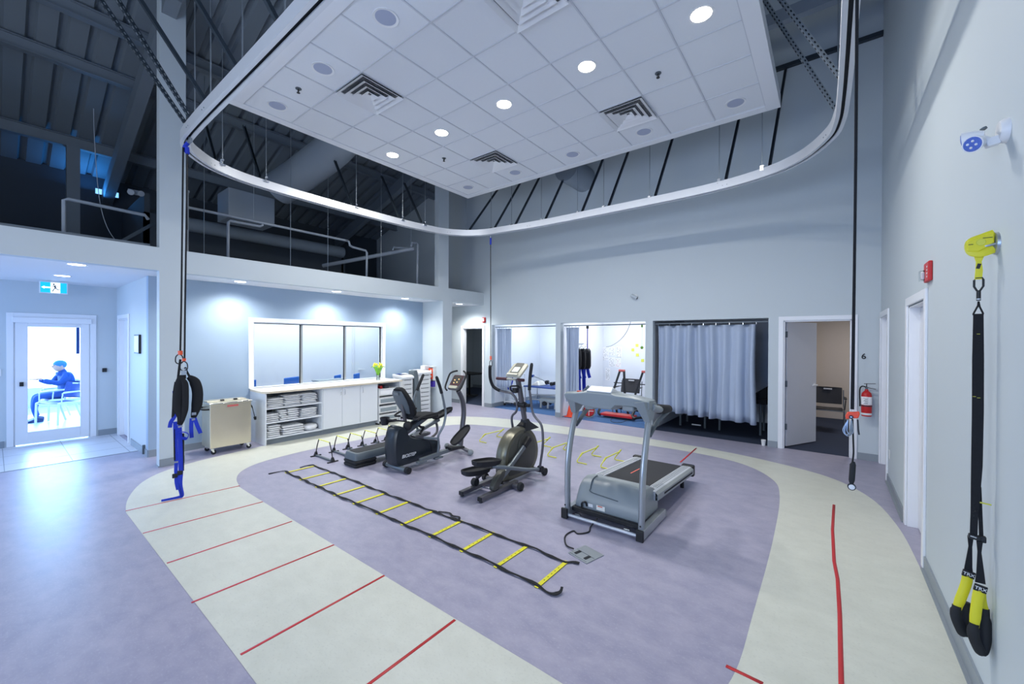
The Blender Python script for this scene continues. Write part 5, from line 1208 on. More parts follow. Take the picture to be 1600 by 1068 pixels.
        text_mesh('TRX',.020,(X(xb),yy-.0125,zb),Rm((math.cos(.18),0,-math.sin(.18)),(math.sin(.18),0,math.cos(.18))),'plastic_white','lettering',bd,.0005)
        b=MB(); b.tube(smooth([(X(xb)-.002,yy,zb-.01),(X(xb-.008),yy,zb-.06),(X(xg0),yy-.002,zg0)],5),[.019]*9+[.017]*2,12,flat=.6,up=(0,1,0)); b.build('sleeve','yellow',st)
        if grip:
            b=MB(); b.tube(smooth([(X(xb)+.010,yy+.03,zb-.01),(X(xb+.014),yy+.035,zb-.07),(X(xg1),yy+.04,zg1)],5),[.015]*11,12,flat=.6,up=(0,1,0)); b.build('sleeve','yellow',st)
        b=MB(); G=smooth([(X(xg0),yy-.004,zg0+.015),(X(xg0-.002),yy-.002,zg0-.04),(X(xg0+.016),yy+.006,zg0-.10),(X((xg0+xg1)/2+.01),yy+.02,zg0-.115),(X(xg1+.002),yy+.035,zg0-.05),(X(xg1),yy+.04,zg1+.01)],6)
        m=len(G); b.tube(G,[.0165 if i<3 or i>m-4 else .021 for i in range(m)],12,flat=.8,up=(0,1,0)); b.build('handle','black_rubber',st)
    leg(.546,.540,.668,.503,.485,.540,.50,.035,False)
    leg(.566,.569,.632,.551,.445,.592,.515,-.012,True)
    # emergency light heads
    t=thing('emergency_light','white two-headed emergency light mounted high on the right wall','emergency light',(XR,2.74,2.705)); t.scale=(.78,.78,.78)
    b=MB(); b.lathe([(.068,0),(.066,-.018),(.055,-.034),(.0,-.04)],(0,0,.01),'x',26); b.build('back_plate','plastic_white',t)
    b=MB(); b.bar((-.03,0,-.035),(-.085,-.005,-.045),.045,.05); b.cyl((-.075,0,-.03),(-.115,-.02,-.02),.026,seg=14); b.build('arm','plastic_white',t,bevel=.008)
    for c,d,m in (((-.115,-.03,-.035),(-.55,-.75,-.35),'a'),((-.115,.0,.01),(-.85,.30,-.05),'b')):
        c=Vector(c); d=Vector(d).normalized(); b=MB(); b.tube([c-d*.03,c,c+d*.045,c+d*.055],[.02,.034,.046,.046],20); h=b.build('lamp_head','plastic_white',t)
        b=MB(); b.tube([c+d*.0555,c+d*.060],[.040,.034],20); b.build('lens','lens_blue',h)
        for k in range(4):
            a=k*PI/2+.6; u=d.orthogonal().normalized(); v=d.cross(u); b=MB(); b.sphere(c+d*.060+(u*math.cos(a)+v*math.sin(a))*.018,.007,seg=8); b.build('bulb','plastic_white',h)
    b=MB(); b.cyl((-.085,.012,.045),(-.089,.013,.055),.015,seg=14); b.build('adjust_screw','machine_gray_dark',t)
suspension_trainer()
# ---------------------------------------------------------------- wall things
def wall_things():
    t=thing('fire_alarm','red fire alarm pull with white cover on the right wall above a door','fire alarm',(XR,4.46,2.32))
    b=MB(); b.box(-.025,0,-.14,.05,-.075,.075); b.build('box','red',t,bevel=.008)
    b=MB(); b.box(-.05,-.025,.0,.075,-.06,.02) ; b.build('strobe','glass',t); b=MB(); b.box(-.045,-.02,.01,.07,-.05,.01); b.build('flash_lamp','plastic_white',t,bevel=.01)
    b=MB()
    for k,z in enumerate((.03,.005,-.02,-.045)): b.box(-.0262,-.025,-.10,-.07,z,z+.012)
    b.build('lettering','plastic_white',t)
    t=thing('fire_alarm_horn','small red fire alarm horn on the back wall beside the dark doorway','fire alarm',(-7.25,YB,2.315))
    b=MB(); b.box(-.045,.05,-.04,0,-.07,.07); b.build('box','red',t,bevel=.006); b=MB(); b.box(-.03,.03,-.055,-.04,-.04,.05); b.build('strobe','plastic_white',t,bevel=.006)
    t=thing('security_camera','small white security camera high on the back wall','camera',(-3.11,YB,2.68))
    b=MB(); b.cyl((0,0,0),(0,-.02,0),.045,seg=18); b.build('base','plastic_white',t)
    b=MB(); b.cyl((0,-.02,0),(0,-.05,-.01),.012,seg=8); b.cyl((-.06,-.09,.03),(.03,-.03,-.03),.032,.036,seg=16); b.build('body','wall_paint',t)
    b=MB(); b.cyl((.028,-.035,-.028),(.036,-.04,-.034),.026,seg=14); b.build('lens','slot_dark',t)
    t=thing('room_number','black number 6 fixed to the wall beside the half open door','sign',(.425,YB,1.56)); text_mesh('6',.115,(0,-.006,0),Rm((1,0,0),(0,0,1)),'black','digit',t,.004)
    # fire extinguisher
    t=thing('fire_extinguisher','red fire extinguisher hung on the back wall beside the number 6','fire extinguisher',(.455,7.985,.68))
    b=MB(); b.lathe([(.0,.0),(.055,.0),(.062,.012),(.062,.30),(.055,.34),(.03,.37),(.022,.375),(.02,.40)],(0,0,0),'z',28); cy=b.build('cylinder','red',t)
    for r,z0,z1,m in ((.0625,.17,.29,'paper'),(.063,.145,.165,'maroon'),(.0625,.02,.05,'plastic_white')):
        b=MB(); b.lathe([(r,z0),(r+.0006,z0+.001),(r+.0006,z1-.001),(r,z1)],(0,0,0),'z',28); b.build('label_band',m,cy)
    b=MB()
    for q in range(7): b.box(-.04+.01*(q%3),.02-.008*(q%2),-.0645,-.0635,.185+q*.014,.189+q*.014)
    b.build('label_print','print_gray',cy)
    b=MB(); b.cyl((0,0,.395),(0,0,.43),.016,seg=12); b.build('valve','machine_gray_dark',t)
    b=MB(); b.bar((-.03,0,.478),(.10,-.01,.488),.018,.008); b.bar((.0,0,.425),(.105,-.01,.405),.018,.008); b.bar((-.0,0,.43),(-.0,0,.48),.012,.012); b.build('lever','black',t,bevel=.002)
    b=MB(); b.tube(smooth([(-.01,0,.43),(-.05,-.005,.44),(-.075,-.01,.40),(-.078,-.01,.30),(-.074,-.01,.20),(-.075,-.01,.14)],5),.009,8); b.build('hose','black_rubber',t)
    b=MB(); b.box(-.02,.02,.06,YB-7.985,.28,.34); b.build('bracket','machine_gray_dark',t)
    # light switch, wall plate, reader, picture
    b=MB(); b.box(XR-.006,XR,6.84,6.91,.33,.44); tag(b.build('wall_outlet','plastic_white',bevel=.003),'small white outlet low on the right wall between the two doors','outlet')
    b=MB(); b.box(-10.5,-10.47,1.24,1.30,1.16,1.23); tag(b.build('card_reader','black',bevel=.006),'small black reader on the wall right of the glass door','card reader')
    b=MB(); b.box(-10.5,-10.49,.02,.09,1.16,1.28); tag(b.build('light_switch','plastic_white',bevel=.004),'white light switch on the wall left of the glass door','light switch')
    t=thing('framed_notice','small black-edged framed notice on the hallway side wall','picture frame',(-8.65,1.435,1.69))
    b=MB(); b.box(-.17,.17,-.03,0,-.15,.15); b.build('frame','black',t,bevel=.004); b=MB(); b.box(-.15,.15,-.032,-.029,-.13,.13); b.build('sheet','paper',t)
    b=MB(); b.box(-8.22,-8.19,1.40,1.435,.02,.16); tag(b.build('door_stop','machine_gray_dark',bevel=.004),'small dark door stop at the foot of the hallway wall','door stop')
    # exit sign
    t=thing('exit_sign','lit blue-green running man exit sign hanging in front of the glass door','exit sign',(-10.0,.62,2.60))
    b=MB(); b.box(-.02,.02,-.155,.155,-.095,.095); b.build('housing','plastic_white',t,bevel=.004)
    b=MB(); b.box(-.008,.008,-.03,.03,.093,.118); b.build('canopy','plastic_white',t)
    b=MB(); b.box(.0205,.022,-.143,.143,-.083,.083); b.build('panel','sign_cyan',t)
    b=MB(); b.box(.0222,.0232,-.035,.07,-.083,.083); b.build('doorway_symbol','sign_white',t)
    b=MB(); X0,X1=.0222,.0234; b.prism([(-.135,.0),(-.10,.024),(-.10,.011),(-.04,.011),(-.04,-.011),(-.10,-.011),(-.10,-.024)],'x',X0,X1); b.build('arrow_symbol','sign_white',t)
    b=MB(); x=.0245
    b.lathe([(.013,-.0008),(.013,.0008)],(x,.0,.055),'x',14)
    for p,q,w in (((.005,.036),(.02,-.005),.022),((-.0,.034),(-.025,.015),.009),((.012,.034),(.045,.022),.009),((.018,-.005),(-.005,-.03),.012),((-.005,-.03),(-.012,-.065),.011),((.02,-.005),(.045,-.032),.012),((.045,-.032),(.068,-.03),.010)):
        b.bar((x,p[0],p[1]),(x,q[0],q[1]),w,.0016,up=(1,0,0))
    b.build('running_figure','machine_gray_dark',t)
wall_things()
# ---------------------------------------------------------------- curtains
def curtain(name,lab,x0,x1,y,z0,z1,folds,amp,seed,mesh_top=True,zb=None):
    t=thing(name,lab,'curtain',((x0+x1)/2,y,z0)); random.seed(seed); n=folds*12; W=x1-x0
    ph=[random.uniform(.6,1.4) for _ in range(folds+2)]
    def pt(i,f):
        u=i/n; w=u*folds*2*PI+.5*math.sin(u*7+seed); A=amp*ph[int(u*folds)]*(.65+.35*f+.15*math.sin(3*f+u*20))
        zz=z1+(((zb(u) if zb else z0))-z1)*f
        return (-W/2+W*u+.012*math.sin(w*2+f*2)*f+.01*math.sin(5*f+u*9), A*math.sin(w+.25*f*math.sin(u*11)), zz-z0)
    b=MB(); rows=12; g=[[b.bm.verts.new(pt(i,j/rows)) for i in range(n+1)] for j in range(rows+1)]
    for j in range(rows):
        for i in range(n): b.face([g[j][i],g[j][i+1],g[j+1][i+1],g[j+1][i]])
    cl=b.build('cloth','curtain',t,solid=.003,ang=80)
    for k in range(folds+1):
        u=k/folds*n; p=pt(int(u),0); b=MB(); b.cyl((p[0],p[1]*.3,p[2]),(p[0],p[1]*.2,p[2]+.045),.006,seg=6); b.build('hook','chrome',t)
    return t
def rail(x0,x1,y,lab,z=2.125):
    b=MB(); b.tube([(x0,y,z),(x1,y,z)],.013,8); tag(b.build('curtain_rail','machine_gray'),lab,'curtain rail')
rail(-7.02,-4.99,YB+.2,'grey curtain rail across the top of the left alcove'); rail(-4.91,-2.86,YB+.2,'grey curtain rail across the top of the middle alcove'); rail(-2.78,-.73,YB+.16,'pale curtain rail across the top of the dark alcove')
curtain('privacy_curtain','blue grey curtain bunched at the left side of the left alcove',-6.98,-6.50,YB+.2,.55,2.08,6,.04,1)
curtain('privacy_curtain','blue grey curtain bunched at the left side of the middle alcove',-4.86,-4.52,YB+.2,.36,2.08,4,.045,2)
curtain('privacy_curtain','wide drawn blue grey curtain across the dark alcove',-2.70,-1.0,YB+.16,.32,2.08,8,.085,3,zb=lambda u:.385-.07*u)
# ---------------------------------------------------------------- chairs
def guest_chair(name,lab,loc,rz,shell,frame,group=None,armm=None):
    fr=.018 if frame=='plastic_white' else .011
    t=thing(name,lab,'chair',loc,rz,group)     # faces local -Y
    secs=[]
    for y,z in ((-.24,.455),(-.2,.462),(0,.45),(.18,.445),(.22,.45)): secs.append([(x,y,z-.008*(1-abs(x)/.24)+dz) for x,dz in ((-.235,0),(-.12,0),(.0,0),(.12,0),(.235,0),(.235,-.02),(0,-.022),(-.235,-.02))])
    b=MB(); b.loft(secs); b.build('seat',shell,t,bevel=.006)
    secs=[]
    for y,z in ((.20,.52),(.225,.62),(.25,.74),(.275,.85)): secs.append([(x,y-.035*(abs(x)/.23)**2+d,z) for x,d in ((-.23,0),(-.12,0),(0,0),(.12,0),(.23,0),(.23,.018),(0,.02),(-.23,.018))])
    b=MB(); b.loft(secs); bk=b.build('backrest',shell,t,bevel=.008)
    b=MB(); b.box(-.07,.07,.232,.262,.80,.825); b.build('hand_hole','plastic_white',bk)
    for s in (-1,1):
        b=MB(); b.tube(smooth([(s*.26,-.26,.012),(s*.26,-.25,.40),(s*.26,-.235,.445),(s*.26,-.15,.455),(s*.26,.20,.44),(s*.255,.235,.55),(s*.25,.275,.80)],4),fr,8); b.build('frame_side',frame,t)
        b=MB(); b.tube([(s*.26,.12,.445),(s*.26,.25,.012)],fr,8); b.build('leg',frame,t)
        b=MB(); b.tube(smooth([(s*.262,-.20,.45),(s*.275,-.19,.62),(s*.275,-.16,.65),(s*.275,.20,.66),(s*.262,.245,.66)],4),.010,8); am=b.build('armrest',armm or frame,t)
        b=MB(); b.box(s*.275-.022,s*.275+.022,-.17,.14,.655,.675); b.build('arm_pad',armm or frame,am,bevel=.006)
    b=MB(); b.cyl((-.26,-.235,.43),(.26,-.235,.43),.010,seg=8); b.cyl((-.26,.12,.43),(.26,.12,.43),.010,seg=8); b.build('cross_bar',frame,t)
    return t
guest_chair('waiting_chair','blue and white waiting chair seen through the glass door, nearest the glass',(-12.62,.90,0),.55,'blue_plastic','plastic_white',None,'plastic_white')  # white frame and blue shell of both chairs also paint in the overexposed glare
guest_chair('waiting_chair','blue and white waiting chair with a person sitting on it behind the glass door',(-13.35,.92,0),.25,'blue_plastic','plastic_white',None,'plastic_white')
guest_chair('guest_chair','dark chair standing inside the room behind the half open door',(.0,10.35,0),PI*0,'dark_chair','chair_frame',None,'black')
guest_chair('guest_chair','dark chair in the middle alcove behind the black step trainer',(-3.78,9.35,0),0,'dark_chair','chair_frame',None,'black')
def office_chairs():
    for y,z,w,lab in ((3.16,.925,.13,'small blue chair back at the left edge of the office window'),(3.90,.935,.31,'wide blue chair back in the left pane of the office window'),(4.92,.915,.17,'blue chair back at the right edge of the middle office pane'),(5.40,.92,.16,'blue chair back at the left edge of the right office pane')):
        t=thing('office_chair',lab,'chair',(-8.95,y,0))
        b=MB(); b.loft([[(-.01,u*w/2,zz),(.02,u*w/2,zz)] [:2]+[(.02,u*w/2*1,zz)][:0] for u,zz in ((0,0),)]*0 or [[(-.02,-w/2,z-.38),(.01,-w/2,z-.38),(.01,w/2,z-.38),(-.02,w/2,z-.38)],[(-.02,-w/2,z+.03),(.01,-w/2,z+.03),(.01,w/2,z+.05),(-.02,w/2,z+.05)]]); b.build('backrest','chair_blue',t,bevel=.035,bseg=4)
        b=MB(); b.box(.0,.42,-w/2,w/2,.44,.48); b.build('seat','chair_blue',t,bevel=.01)
        for x in (.02,.38):
            for s in (-1,1):
                b=MB(); b.cyl((x,s*(w/2-.015),0),(x,s*(w/2-.015),.44),.011,seg=8); b.build('leg','chrome',t)
        b=MB(); b.cyl((-.005,0,.46),(-.005,0,z-.3),.012,seg=8); b.build('back_post','chrome',t)
    b=MB(); b.box(-8.55,-8.2,4.15,4.80,.0,.70); b.bm.clear(); b.box(-8.5,-8.18,4.10,4.70,.905,.93)
    for y in (4.12,4.68): b.box(-8.48,-8.2,y-.01,y+.01,0,.905)
    tag(b.build('office_desk','plastic_gray'),'grey desk edge behind the middle office pane','desk')
office_chairs()
# ---------------------------------------------------------------- person in the waiting room
def person():
    X,Y=-13.35,.92
    t=thing('person','person in a blue coat and cap sitting on a chair behind the glass door','person',(X,Y,0),.25)
    def skin(name,nodes,edges,m,parent,sub=2):
        bm=bmesh.new(); ly=bm.verts.layers.skin.verify(); vs=[bm.verts.new(n[0]) for n in nodes]
        for a,c in edges: bm.edges.new((vs[a],vs[c]))
        for v,n in zip(vs,nodes): v[ly].radius=(n[1],n[1] if len(n)<3 else n[2]); v[ly].use_root=False
        vs[0][ly].use_root=True
        me=bpy.data.meshes.new(name); bm.to_mesh(me); bm.free(); me.materials.append(MATS[m]); o=bpy.data.objects.new(name,me); COL.objects.link(o); o.parent=parent
        md=o.modifiers.new('skin','SKIN'); md.use_smooth_shade=True; md=o.modifiers.new('sub','SUBSURF'); md.levels=md.render_levels=sub
        return o
    # seated, facing -Y, arms reaching forward
    N=[((0,.08,.52),.16,.15),((0,.12,.72),.18,.15),((0,.10,.90),.19,.14),((0,.06,1.00),.10,.09),((0,.02,1.07),.05,.055),((0,-.005,1.14),.075,.085),((0,-.01,1.21),.08,.09),
       ((-.17,.07,.96),.085),((-.20,-.06,.78),.065),((-.17,-.27,.87),.036),((.17,.07,.96),.085),((.20,-.08,.78),.065),((.15,-.30,.89),.036),
       ((-.10,.02,.53),.085),((-.11,-.34,.54),.065),((-.11,-.36,.28),.05),((-.11,-.30,.09),.04),((.10,.02,.53),.085),((.11,-.38,.54),.065),((.11,-.42,.28),.05),((.11,-.38,.09),.04)]
    E=[(0,1),(1,2),(2,3),(3,4),(4,5),(5,6),(2,7),(7,8),(8,9),(2,10),(10,11),(11,12),(0,13),(13,14),(14,15),(15,16),(0,17),(17,18),(18,19),(19,20)]
    skin('body',N,E,'coat_glare_blue',t)
    b=MB(); b.sphere((0,-.015,1.16),.098,(.86,1.02,1.22),seg=18); h=b.build('head','skin',t)
    b=MB(); b.sphere((0,-.115,1.155),.016,(.8,1.2,1.3),seg=8); b.build('nose','skin',h)
    for s in (-1,1):
        b=MB(); b.sphere((s*.085,.0,1.16),.022,(.4,.8,1.2),seg=10); b.build('ear','skin',h)
        b=MB(); b.sphere((s*.032,-.102,1.18),.010,seg=8); b.build('eye','slot_dark',h)
    b=MB(); b.box(-.022,.022,-.112,-.104,1.105,1.112); b.build('mouth','print_red',h)
    b=MB(); b.sphere((0,.0,1.195),.104,(.9,1.06,.95),seg=18); b.build('hair','hair_glare_blue',t)
    b=MB(); b.loft([[(.115*math.cos(a),.035+.10*math.sin(a),z) for a in [2*PI*k/14 for k in range(14)]] for z in (.95,1.0,1.03)]); b.build('collar','coat_glare_blue',t)
    for s,hx,hy,hz in ((-1,-.165,-.30,.885),(1,.145,-.33,.905)):
        nodes=[((hx,hy+.03,hz),.030,.022),((hx,hy-.04,hz+.012),.034,.018)]; ed=[(0,1)]
        for q,(dx,L) in enumerate(((-.026,.062),(-.009,.072),(.009,.07),(.025,.055))):
            i=len(nodes); nodes.append(((hx+dx,hy-.055,hz+.012),.0095)); nodes.append(((hx+dx*1.1,hy-.055-L*.6,hz+.010),.009)); nodes.append(((hx+dx*1.15,hy-.055-L,hz-.004),.008)); ed+=[(1,i),(i,i+1),(i+1,i+2)]
        i=len(nodes); nodes.append(((hx-s*.030,hy-.01,hz+.006),.011)); nodes.append(((hx-s*.048,hy-.045,hz+.004),.009)); ed+=[(0,i),(i,i+1)]
        skin('hand',nodes,ed,'skin',t,1)
        b=MB(); x=s*.11; yy=-.37 if s<0 else -.45; yy+=.06; b.loft([[(x+u*w,y_,z) for u,z in ((-1,.0),(1,.0),(1,h_),(-1,h_))] for y_,w,h_ in ((yy+.10,.035,.08),(yy+.02,.042,.10),(yy-.08,.045,.06),(yy-.15,.035,.035))]); b.build('shoe','shoe',t,bevel=.015,bseg=3)
person()
# ---------------------------------------------------------------- alcove contents
def alcoves():
    # left alcove: trolley
    t=thing('supply_trolley','white supply trolley on wheels beside the curtain in the left alcove','trolley',(-6.72,8.75,0))
    for x in (-.22,.22):
        for y in (-.16,.16):
            b=MB(); b.cyl((x,y,.06),(x,y,.88),.012,seg=8); p=b.build('post','plastic_white',t)
            b=MB(); b.lathe([(.012,-.012),(.035,-.01),(.035,.01),(.012,.012)],(x,y,.036),'x',16); b.build('wheel','black_rubber',p)
    for z in (.10,.52,.86):
        b=MB(); b.box(-.24,.24,-.18,.18,z,z+.02); b.build('shelf','plastic_white',t,bevel=.006)
    b=MB(); b.box(-.2,.12,-.14,.14,.881,.99); b.build('tray_box','blue_plastic',t,bevel=.01); b=MB(); b.box(-.22,.2,-.16,.16,.99,1.01); b.build('lid','plastic_white',t,bevel=.006)
    b=MB(); strap(b,[(.05,-.19,.86),(.08,-.2,.7),(.02,-.2,.5),(.1,-.19,.35)],.03,.004); strap(b,[(-.08,-.19,.84),(-.1,-.2,.65),(-.06,-.2,.45)],.03,.004); b.build('hanging_strap','blue_strap',t)
    # treatment table with exercise device
    t=thing('exercise_table','light table with metal legs and lower bars in the left alcove','table',(-5.85,9.1,0))
    b=MB(); b.box(-.62,.72,-.3,.35,.53,.56); b.build('table_top','blue_plastic',t,bevel=.006)
    for x,y in ((-.58,-.26),(.68,-.26),(-.58,.31),(.68,.31)):
        b=MB(); b.cyl((x,y,0),(x,y,.53),.014,seg=8); b.build('leg','chrome',t)
    b=MB(); b.bar((-.45,-.2,.32),(.65,-.22,.40),.05,.03); b.bar((-.5,-.25,.20),(.6,-.2,.26),.05,.03); b.build('cross_bar','machine_silver',t,bevel=.005)
    t=thing('exercise_machine','tangled blue and grey pedal machine under the table in the left alcove','exercise machine',(-5.7,8.95,0))
    b=MB(); b.box(-.3,.28,-.12,.12,.16,.26); b.build('body','plastic_gray',t,bevel=.03,bseg=3)
    for x in (-.22,0,.22):
        b=MB(); b.cyl((x,-.12,.02),(x,-.10,.20),.03,seg=10); b.build('leg','machine_silver',t)
    b=MB(); b.cyl((-.1,-.15,.14),(-.1,.15,.14),.06,seg=16); b.build('wheel','black',t)
    t=thing('articulated_exerciser','blue and black articulated exercise arm lying on the table in the left alcove','exercise device',(-5.75,9.1,.56))
    b=MB(); b.loft([[(-.62,-.15,0),(-.62,.2,0),(-.30,.2,0),(-.30,-.15,0)],[(-.52,-.12,.06),(-.52,.17,.06),(-.38,.17,.14),(-.38,-.12,.14)]]); b.build('cushion','cream',t,bevel=.03,bseg=3)
    b=MB(); b.tube([(-.60,0,.24),(-.42,0,.20),(-.2,0,.12),(.1,0,.07)],.016,8); b.build('bar','machine_silver',t)
    for x,z,r in ((-.62,.245,.035),(-.15,.10,.055),(.0,.07,.05),(.10,.09,.045)):
        b=MB(); b.cyl((x,-.04,z),(x,.04,z),r,seg=14); b.build('joint','blue_plastic' if x<-.5 else 'black',t)
    # middle alcove
    t=thing('harness_rack','wall bar holding three hung black harness vests in the middle alcove','rack',(-4.88,8.95,1.70))
    b=MB(); b.tube([(-.02,-.25,0),(-.02,.30,0)],.012,8); b.cyl((-.02,-.25,0),(-.05,-.25,0),.02,seg=8); b.build('bar','chrome',t)
    for k,(x,y) in enumerate(((-4.84,8.74),(-4.80,8.90),(-4.76,9.08))):
        lab='black harness vest with blue leg straps in the middle alcove, %s of three'%['front','middle','back'][k]
        t=thing('harness_vest',lab,'harness',(x,y,1.70),0,'vests on the alcove rack')
        b=MB(); b.tube(smooth([(0,0,.02),(.03,0,.05),(.05,0,.02),(.03,0,-.02),(.02,0,-.06)],4),.005,6); b.tube([(-.08,0,-.13),(.02,0,-.06),(.13,0,-.13)],.008,6); b.build('hanger','chrome',t)
        b=MB(); b.loft([[(u*w+.02,v*.035,z) for u,v in ((-1,-1),(0,-1.3),(1,-1),(1,1),(0,1.3),(-1,1))] for z,w in ((-.12,.07),(-.17,.11),(-.35,.12),(-.55,.12),(-.62,.09))]); b.build('vest','black_fabric',t,bevel=.008)
        b=MB(); strap(b,[(-.03,0,-.58),(-.04,0,-.8),(-.03,0,-1.2)],.05,.012,up=(0,1,0)); strap(b,[(.05,0,-.56),(.08,.0,-.72),(.12,0,-.84)],.045,.012,up=(0,1,0)); b.build('leg_strap','blue_strap',t)
    t=thing('suspension_bar','dark hanging strap with a short bar under the middle alcove rail','hanging bar',(-4.28,YB+.2,0))
    b=MB(); b.tube([(-.02,0,2.08),(-.02,0,1.56)],.02,8,flat=.5); b.build('strap','purple',t)
    b=MB(); b.cyl((-.02,0,2.11),(-.02,0,2.05),.03,seg=10); b.sphere((-.02,0,1.55),.045,seg=12); b.cyl((-.12,.02,1.53),(-.02,0,1.55),.018,seg=8); b.build('fitting','black',t)
    b=MB(); b.tube(smooth([(-4.45,9.6,1.62),(-4.25,9.5,1.66),(-3.95,9.3,1.80),(-3.70,9.1,2.0),(-3.55,9.0,2.3),(-3.50,8.98,2.68)],6),.007,6); tag(b.build('cable','machine_gray'),'thin grey cable sagging from the ceiling of the middle alcove','cable')
    b=MB(); b.cyl((-3.05,8.3,2.10),(-3.05,8.3,1.66),.003,seg=6); b.sphere((-3.05,8.3,1.64),.032,seg=16); b.box(-3.065,-3.035,8.29,8.31,2.06,2.112); tag(b.build('hanging_ball','green_ball'),'small green ball on a string under the middle alcove rail','ball')
    # papers on the back wall of the middle alcove
    papers=[(-5.0,1.42,.2,.36,'sheet with black writing, left of the wall papers'),(-4.80,1.50,.18,.24,'faint sheet in the middle of the wall papers, upper one'),(-4.80,1.20,.18,.26,'sheet with a framed drawing in the middle of the wall papers'),(-4.60,1.48,.16,.28,'narrow sheet with small print, upper right of the wall papers'),(-4.62,1.18,.16,.24,'sheet with red print, lower right of the wall papers'),(-4.92,.86,.14,.34,'tilted sheet hanging lowest of the wall papers')]
    random.seed(8)
    if True:
        for k,(x,z,w,h,lab) in enumerate(papers):
            X=x+.15
            t=thing('wall_paper_sheet',lab,'paper',(X,10.398,z),0,'papers taped to the alcove wall')
            b=MB(); b.box(-w/2,w/2,-.002,0,-h/2,h/2); s=b.build('sheet','paper',t)
            b=MB()
            for q in range(int(h/.035)):
                zz=h/2-.03-q*.035; xx=-w/2+.02
                while xx<w/2-.03:
                    ww=random.uniform(.008,.03)
                    if random.random()<.62: b.box(xx,min(xx+ww,w/2-.01),-.003,-.0022,zz-random.uniform(.004,.012),zz)
                    xx+=ww+.012
            b.build('print','print_red' if k==4 else 'print_gray',s)
    for k,(x,z) in enumerate(((-3.95,1.66),(-4.06,1.54),(-3.94,1.41),(-3.80,1.27))):
        b=MB(); b.box(x-.04,x+.04,10.394,10.399,z-.04,z+.04); tag(b.build('wall_note','yellow_pale'),'pale yellow note on the alcove wall, %s from the top'%['first','second','third','fourth'][k],'note','yellow notes on the alcove wall')
    # black and red parallel frame with red deck
    t=thing('step_trainer','black step trainer with pink padded rails and a red deck in the alcove','exercise frame',(-3.72,8.85,0))
    for x0,x1 in ((-.05,.03),(.48,.56)):
        b=MB(); b.bar((x0-.13,-.1,.55),(x0+.03,-.05,1.09),.045,.045); b.build('upright','black',t,bevel=.006)
        b=MB(); b.bar((x1+.06,-.02,.55),(x1+.05,-.05,1.09),.045,.045) if x0<0 else b.bar((x1+.14,.0,.55),(x1+.02,-.05,1.09),.045,.045); b.build('upright','black',t,bevel=.006)
        b=MB(); b.bar((x0-.10,-.08,.82),(x1+.07,-.03,.82),.02,.02); b.build('cross_bar','black',t)
        b=MB(); b.tube([(x0+.01,-.055,1.10),(x1+.07,-.05,1.10)],.028,10); b.build('pad','print_red',t)
    for x in (-.52,.30):
        b=MB(); b.tube(smooth([(x,.30,.30),(x-.02,.1,.22),(x,-.1,.10),(x+.08,-.16,.06)],5),.03,8); b.build('side_rail','black',t)
    b=MB(); b.box(-.45,.32,-.16,.12,.05,.10); d=b.build('deck','red',t,bevel=.008)
    b=MB(); b.box(-.40,.22,-.14,.10,.1003,.104); b.build('deck_pad','print_red',d)
    b=MB(); b.bar((-.35,.35,.18),(.75,.42,.14),.05,.05); b.bar((.32,-.12,.06),(.80,.35,.12),.05,.05); b.build('base_bar','black',t,bevel=.005)
    for (x,z0) in ((-.18,.55),(.09,.55),(.43,.55),(.72,.55)):
        b=MB(); b.bar((x,.0,.56),(x,.20,.02),.04,.04); b.build('leg','black',t,bevel=.005)
    b=MB(); b.tube(smooth([(-3.82,8.62,.05),(-3.80,8.45,.012),(-3.66,8.30,.010),(-3.52,8.40,.010),(-3.46,8.66,.05)],6),.006,6); tag(b.build('floor_cable','black'),'thin black cable looping on the blue carpet below the red deck','cable')
    # cone and target
    t=thing('training_cone','orange plastic training cone at the edge of the blue carpet','cone',(-4.745,8.31,0))
    b=MB(); b.box(-.11,.11,-.11,.11,.002,.018); b.build('base','orange',t,bevel=.008)
    b=MB(); b.lathe([(.085,.018),(.07,.08),(.062,.12),(.03,.27),(.022,.28),(.0,.28)],(0,0,0),'z',24); c=b.build('body','orange',t)
    t=thing('round_target','round red target with white cross and toothed black rim on the blue carpet','target',(-4.35,8.48,.155),math.radians(28))
    b=MB(); b.lathe([(.155,-.012),(.155,.012)],(0,0,0),'y',40); b.build('rim','black',t)
    b=MB()
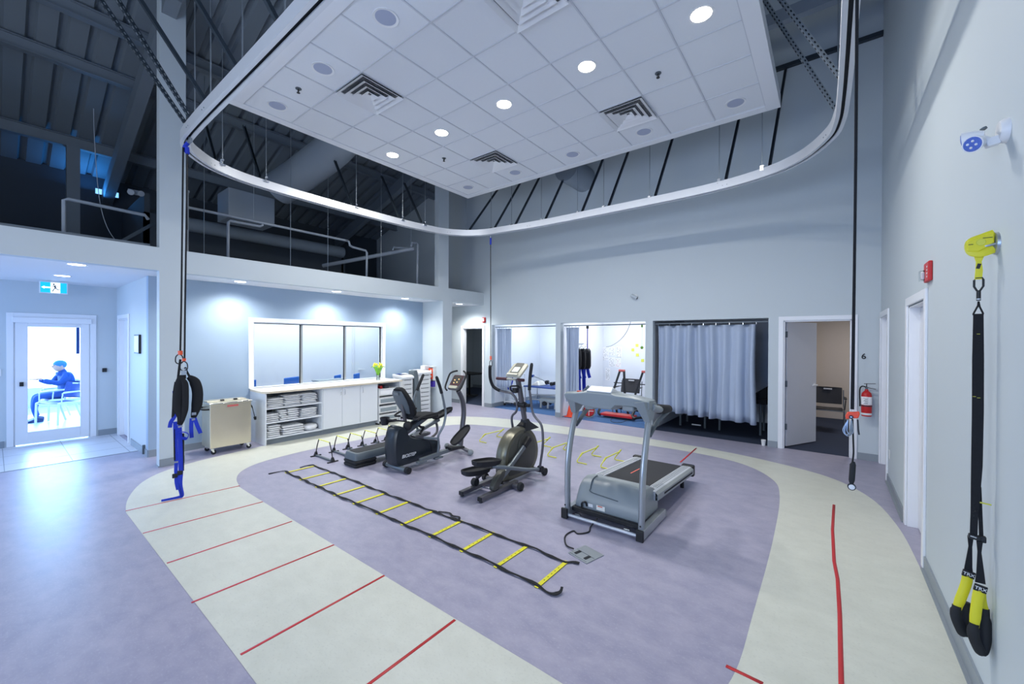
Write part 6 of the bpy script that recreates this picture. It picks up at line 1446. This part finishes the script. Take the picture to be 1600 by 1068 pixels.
    for k in range(28):
        a=2*PI*k/28; c=Vector((.142*math.cos(a),-.0135,.142*math.sin(a))); b.bar(c-Vector((math.cos(a),0,math.sin(a)))*.010,c+Vector((math.cos(a),0,math.sin(a)))*.010,.012,.003,up=(0,1,0))
    b.build('rim_mark','plastic_white',t)
    b=MB(); b.lathe([(.12,-.016),(.12,-.012)],(0,0,0),'y',36); d=b.build('disc','red',t)
    b=MB(); b.bar((-.105,-.018,0),(.105,-.018,0),.014,.003,up=(0,1,0)); b.bar((0,-.0195,-.105),(0,-.0195,.105),.014,.003,up=(0,1,0)); b.build('cross','plastic_white',d)
    b=MB(); b.bar((0,.0,0),(0,.09,-.15),.02,.01); b.build('stand','black',t)
    # dark alcove
    t=thing('treatment_bed','dark padded treatment bed behind the drawn curtain','bed',(-1.75,9.2,0))
    b=MB(); b.box(-.85,.92,-.34,.34,.60,.70); b.build('mattress','black_fabric',t,bevel=.03,bseg=3); b=MB(); b.loft([[(.50,-.3,.70),(.50,.3,.70),(.95,.3,.70),(.95,-.3,.70)],[(.60,-.3,.74),(.60,.3,.74),(.93,.3,.98),(.93,-.3,.98)]]); b.build('head_section','black_fabric',t,bevel=.03,bseg=3)
    for x,y in ((-.7,-.26),(-.22,-.26),(.05,-.26),(.75,-.26),(-.7,.26),(.75,.26)):
        b=MB(); b.cyl((x,y,.004),(x,y,.6),.022,seg=10); b.build('leg','machine_gray_dark',t)
    b=MB(); b.box(-.45,-.28,-.36,-.33,.06,.08); b.build('foot_lever','plastic_white',t)
    t=thing('paper_cup','small white paper cup on the floor at the edge of the dark alcove','cup',(-.86,8.10,0))
    b=MB(); b.lathe([(.0,.0015),(.026,.0015),(.036,.10),(.038,.102),(.034,.10),(.024,.006),(.0,.006)],(0,0,0),'z',20); b.build('cup','plastic_white',t)
    # table in the dark side room
    t=thing('pedestal_table','black pedestal table inside the dark doorway','table',(-9.05,9.4,0))
    b=MB(); b.box(-.75,.45,-.35,.35,.70,.73); b.build('table_top','black',t,bevel=.004); b=MB(); b.cyl((0,0,.02),(0,0,.7),.035,seg=14); b.build('pedestal','black',t); b=MB(); b.lathe([(.28,.002),(.27,.02),(.04,.035)],(0,0,0),'z',24); b.build('base','black',t)
alcoves()
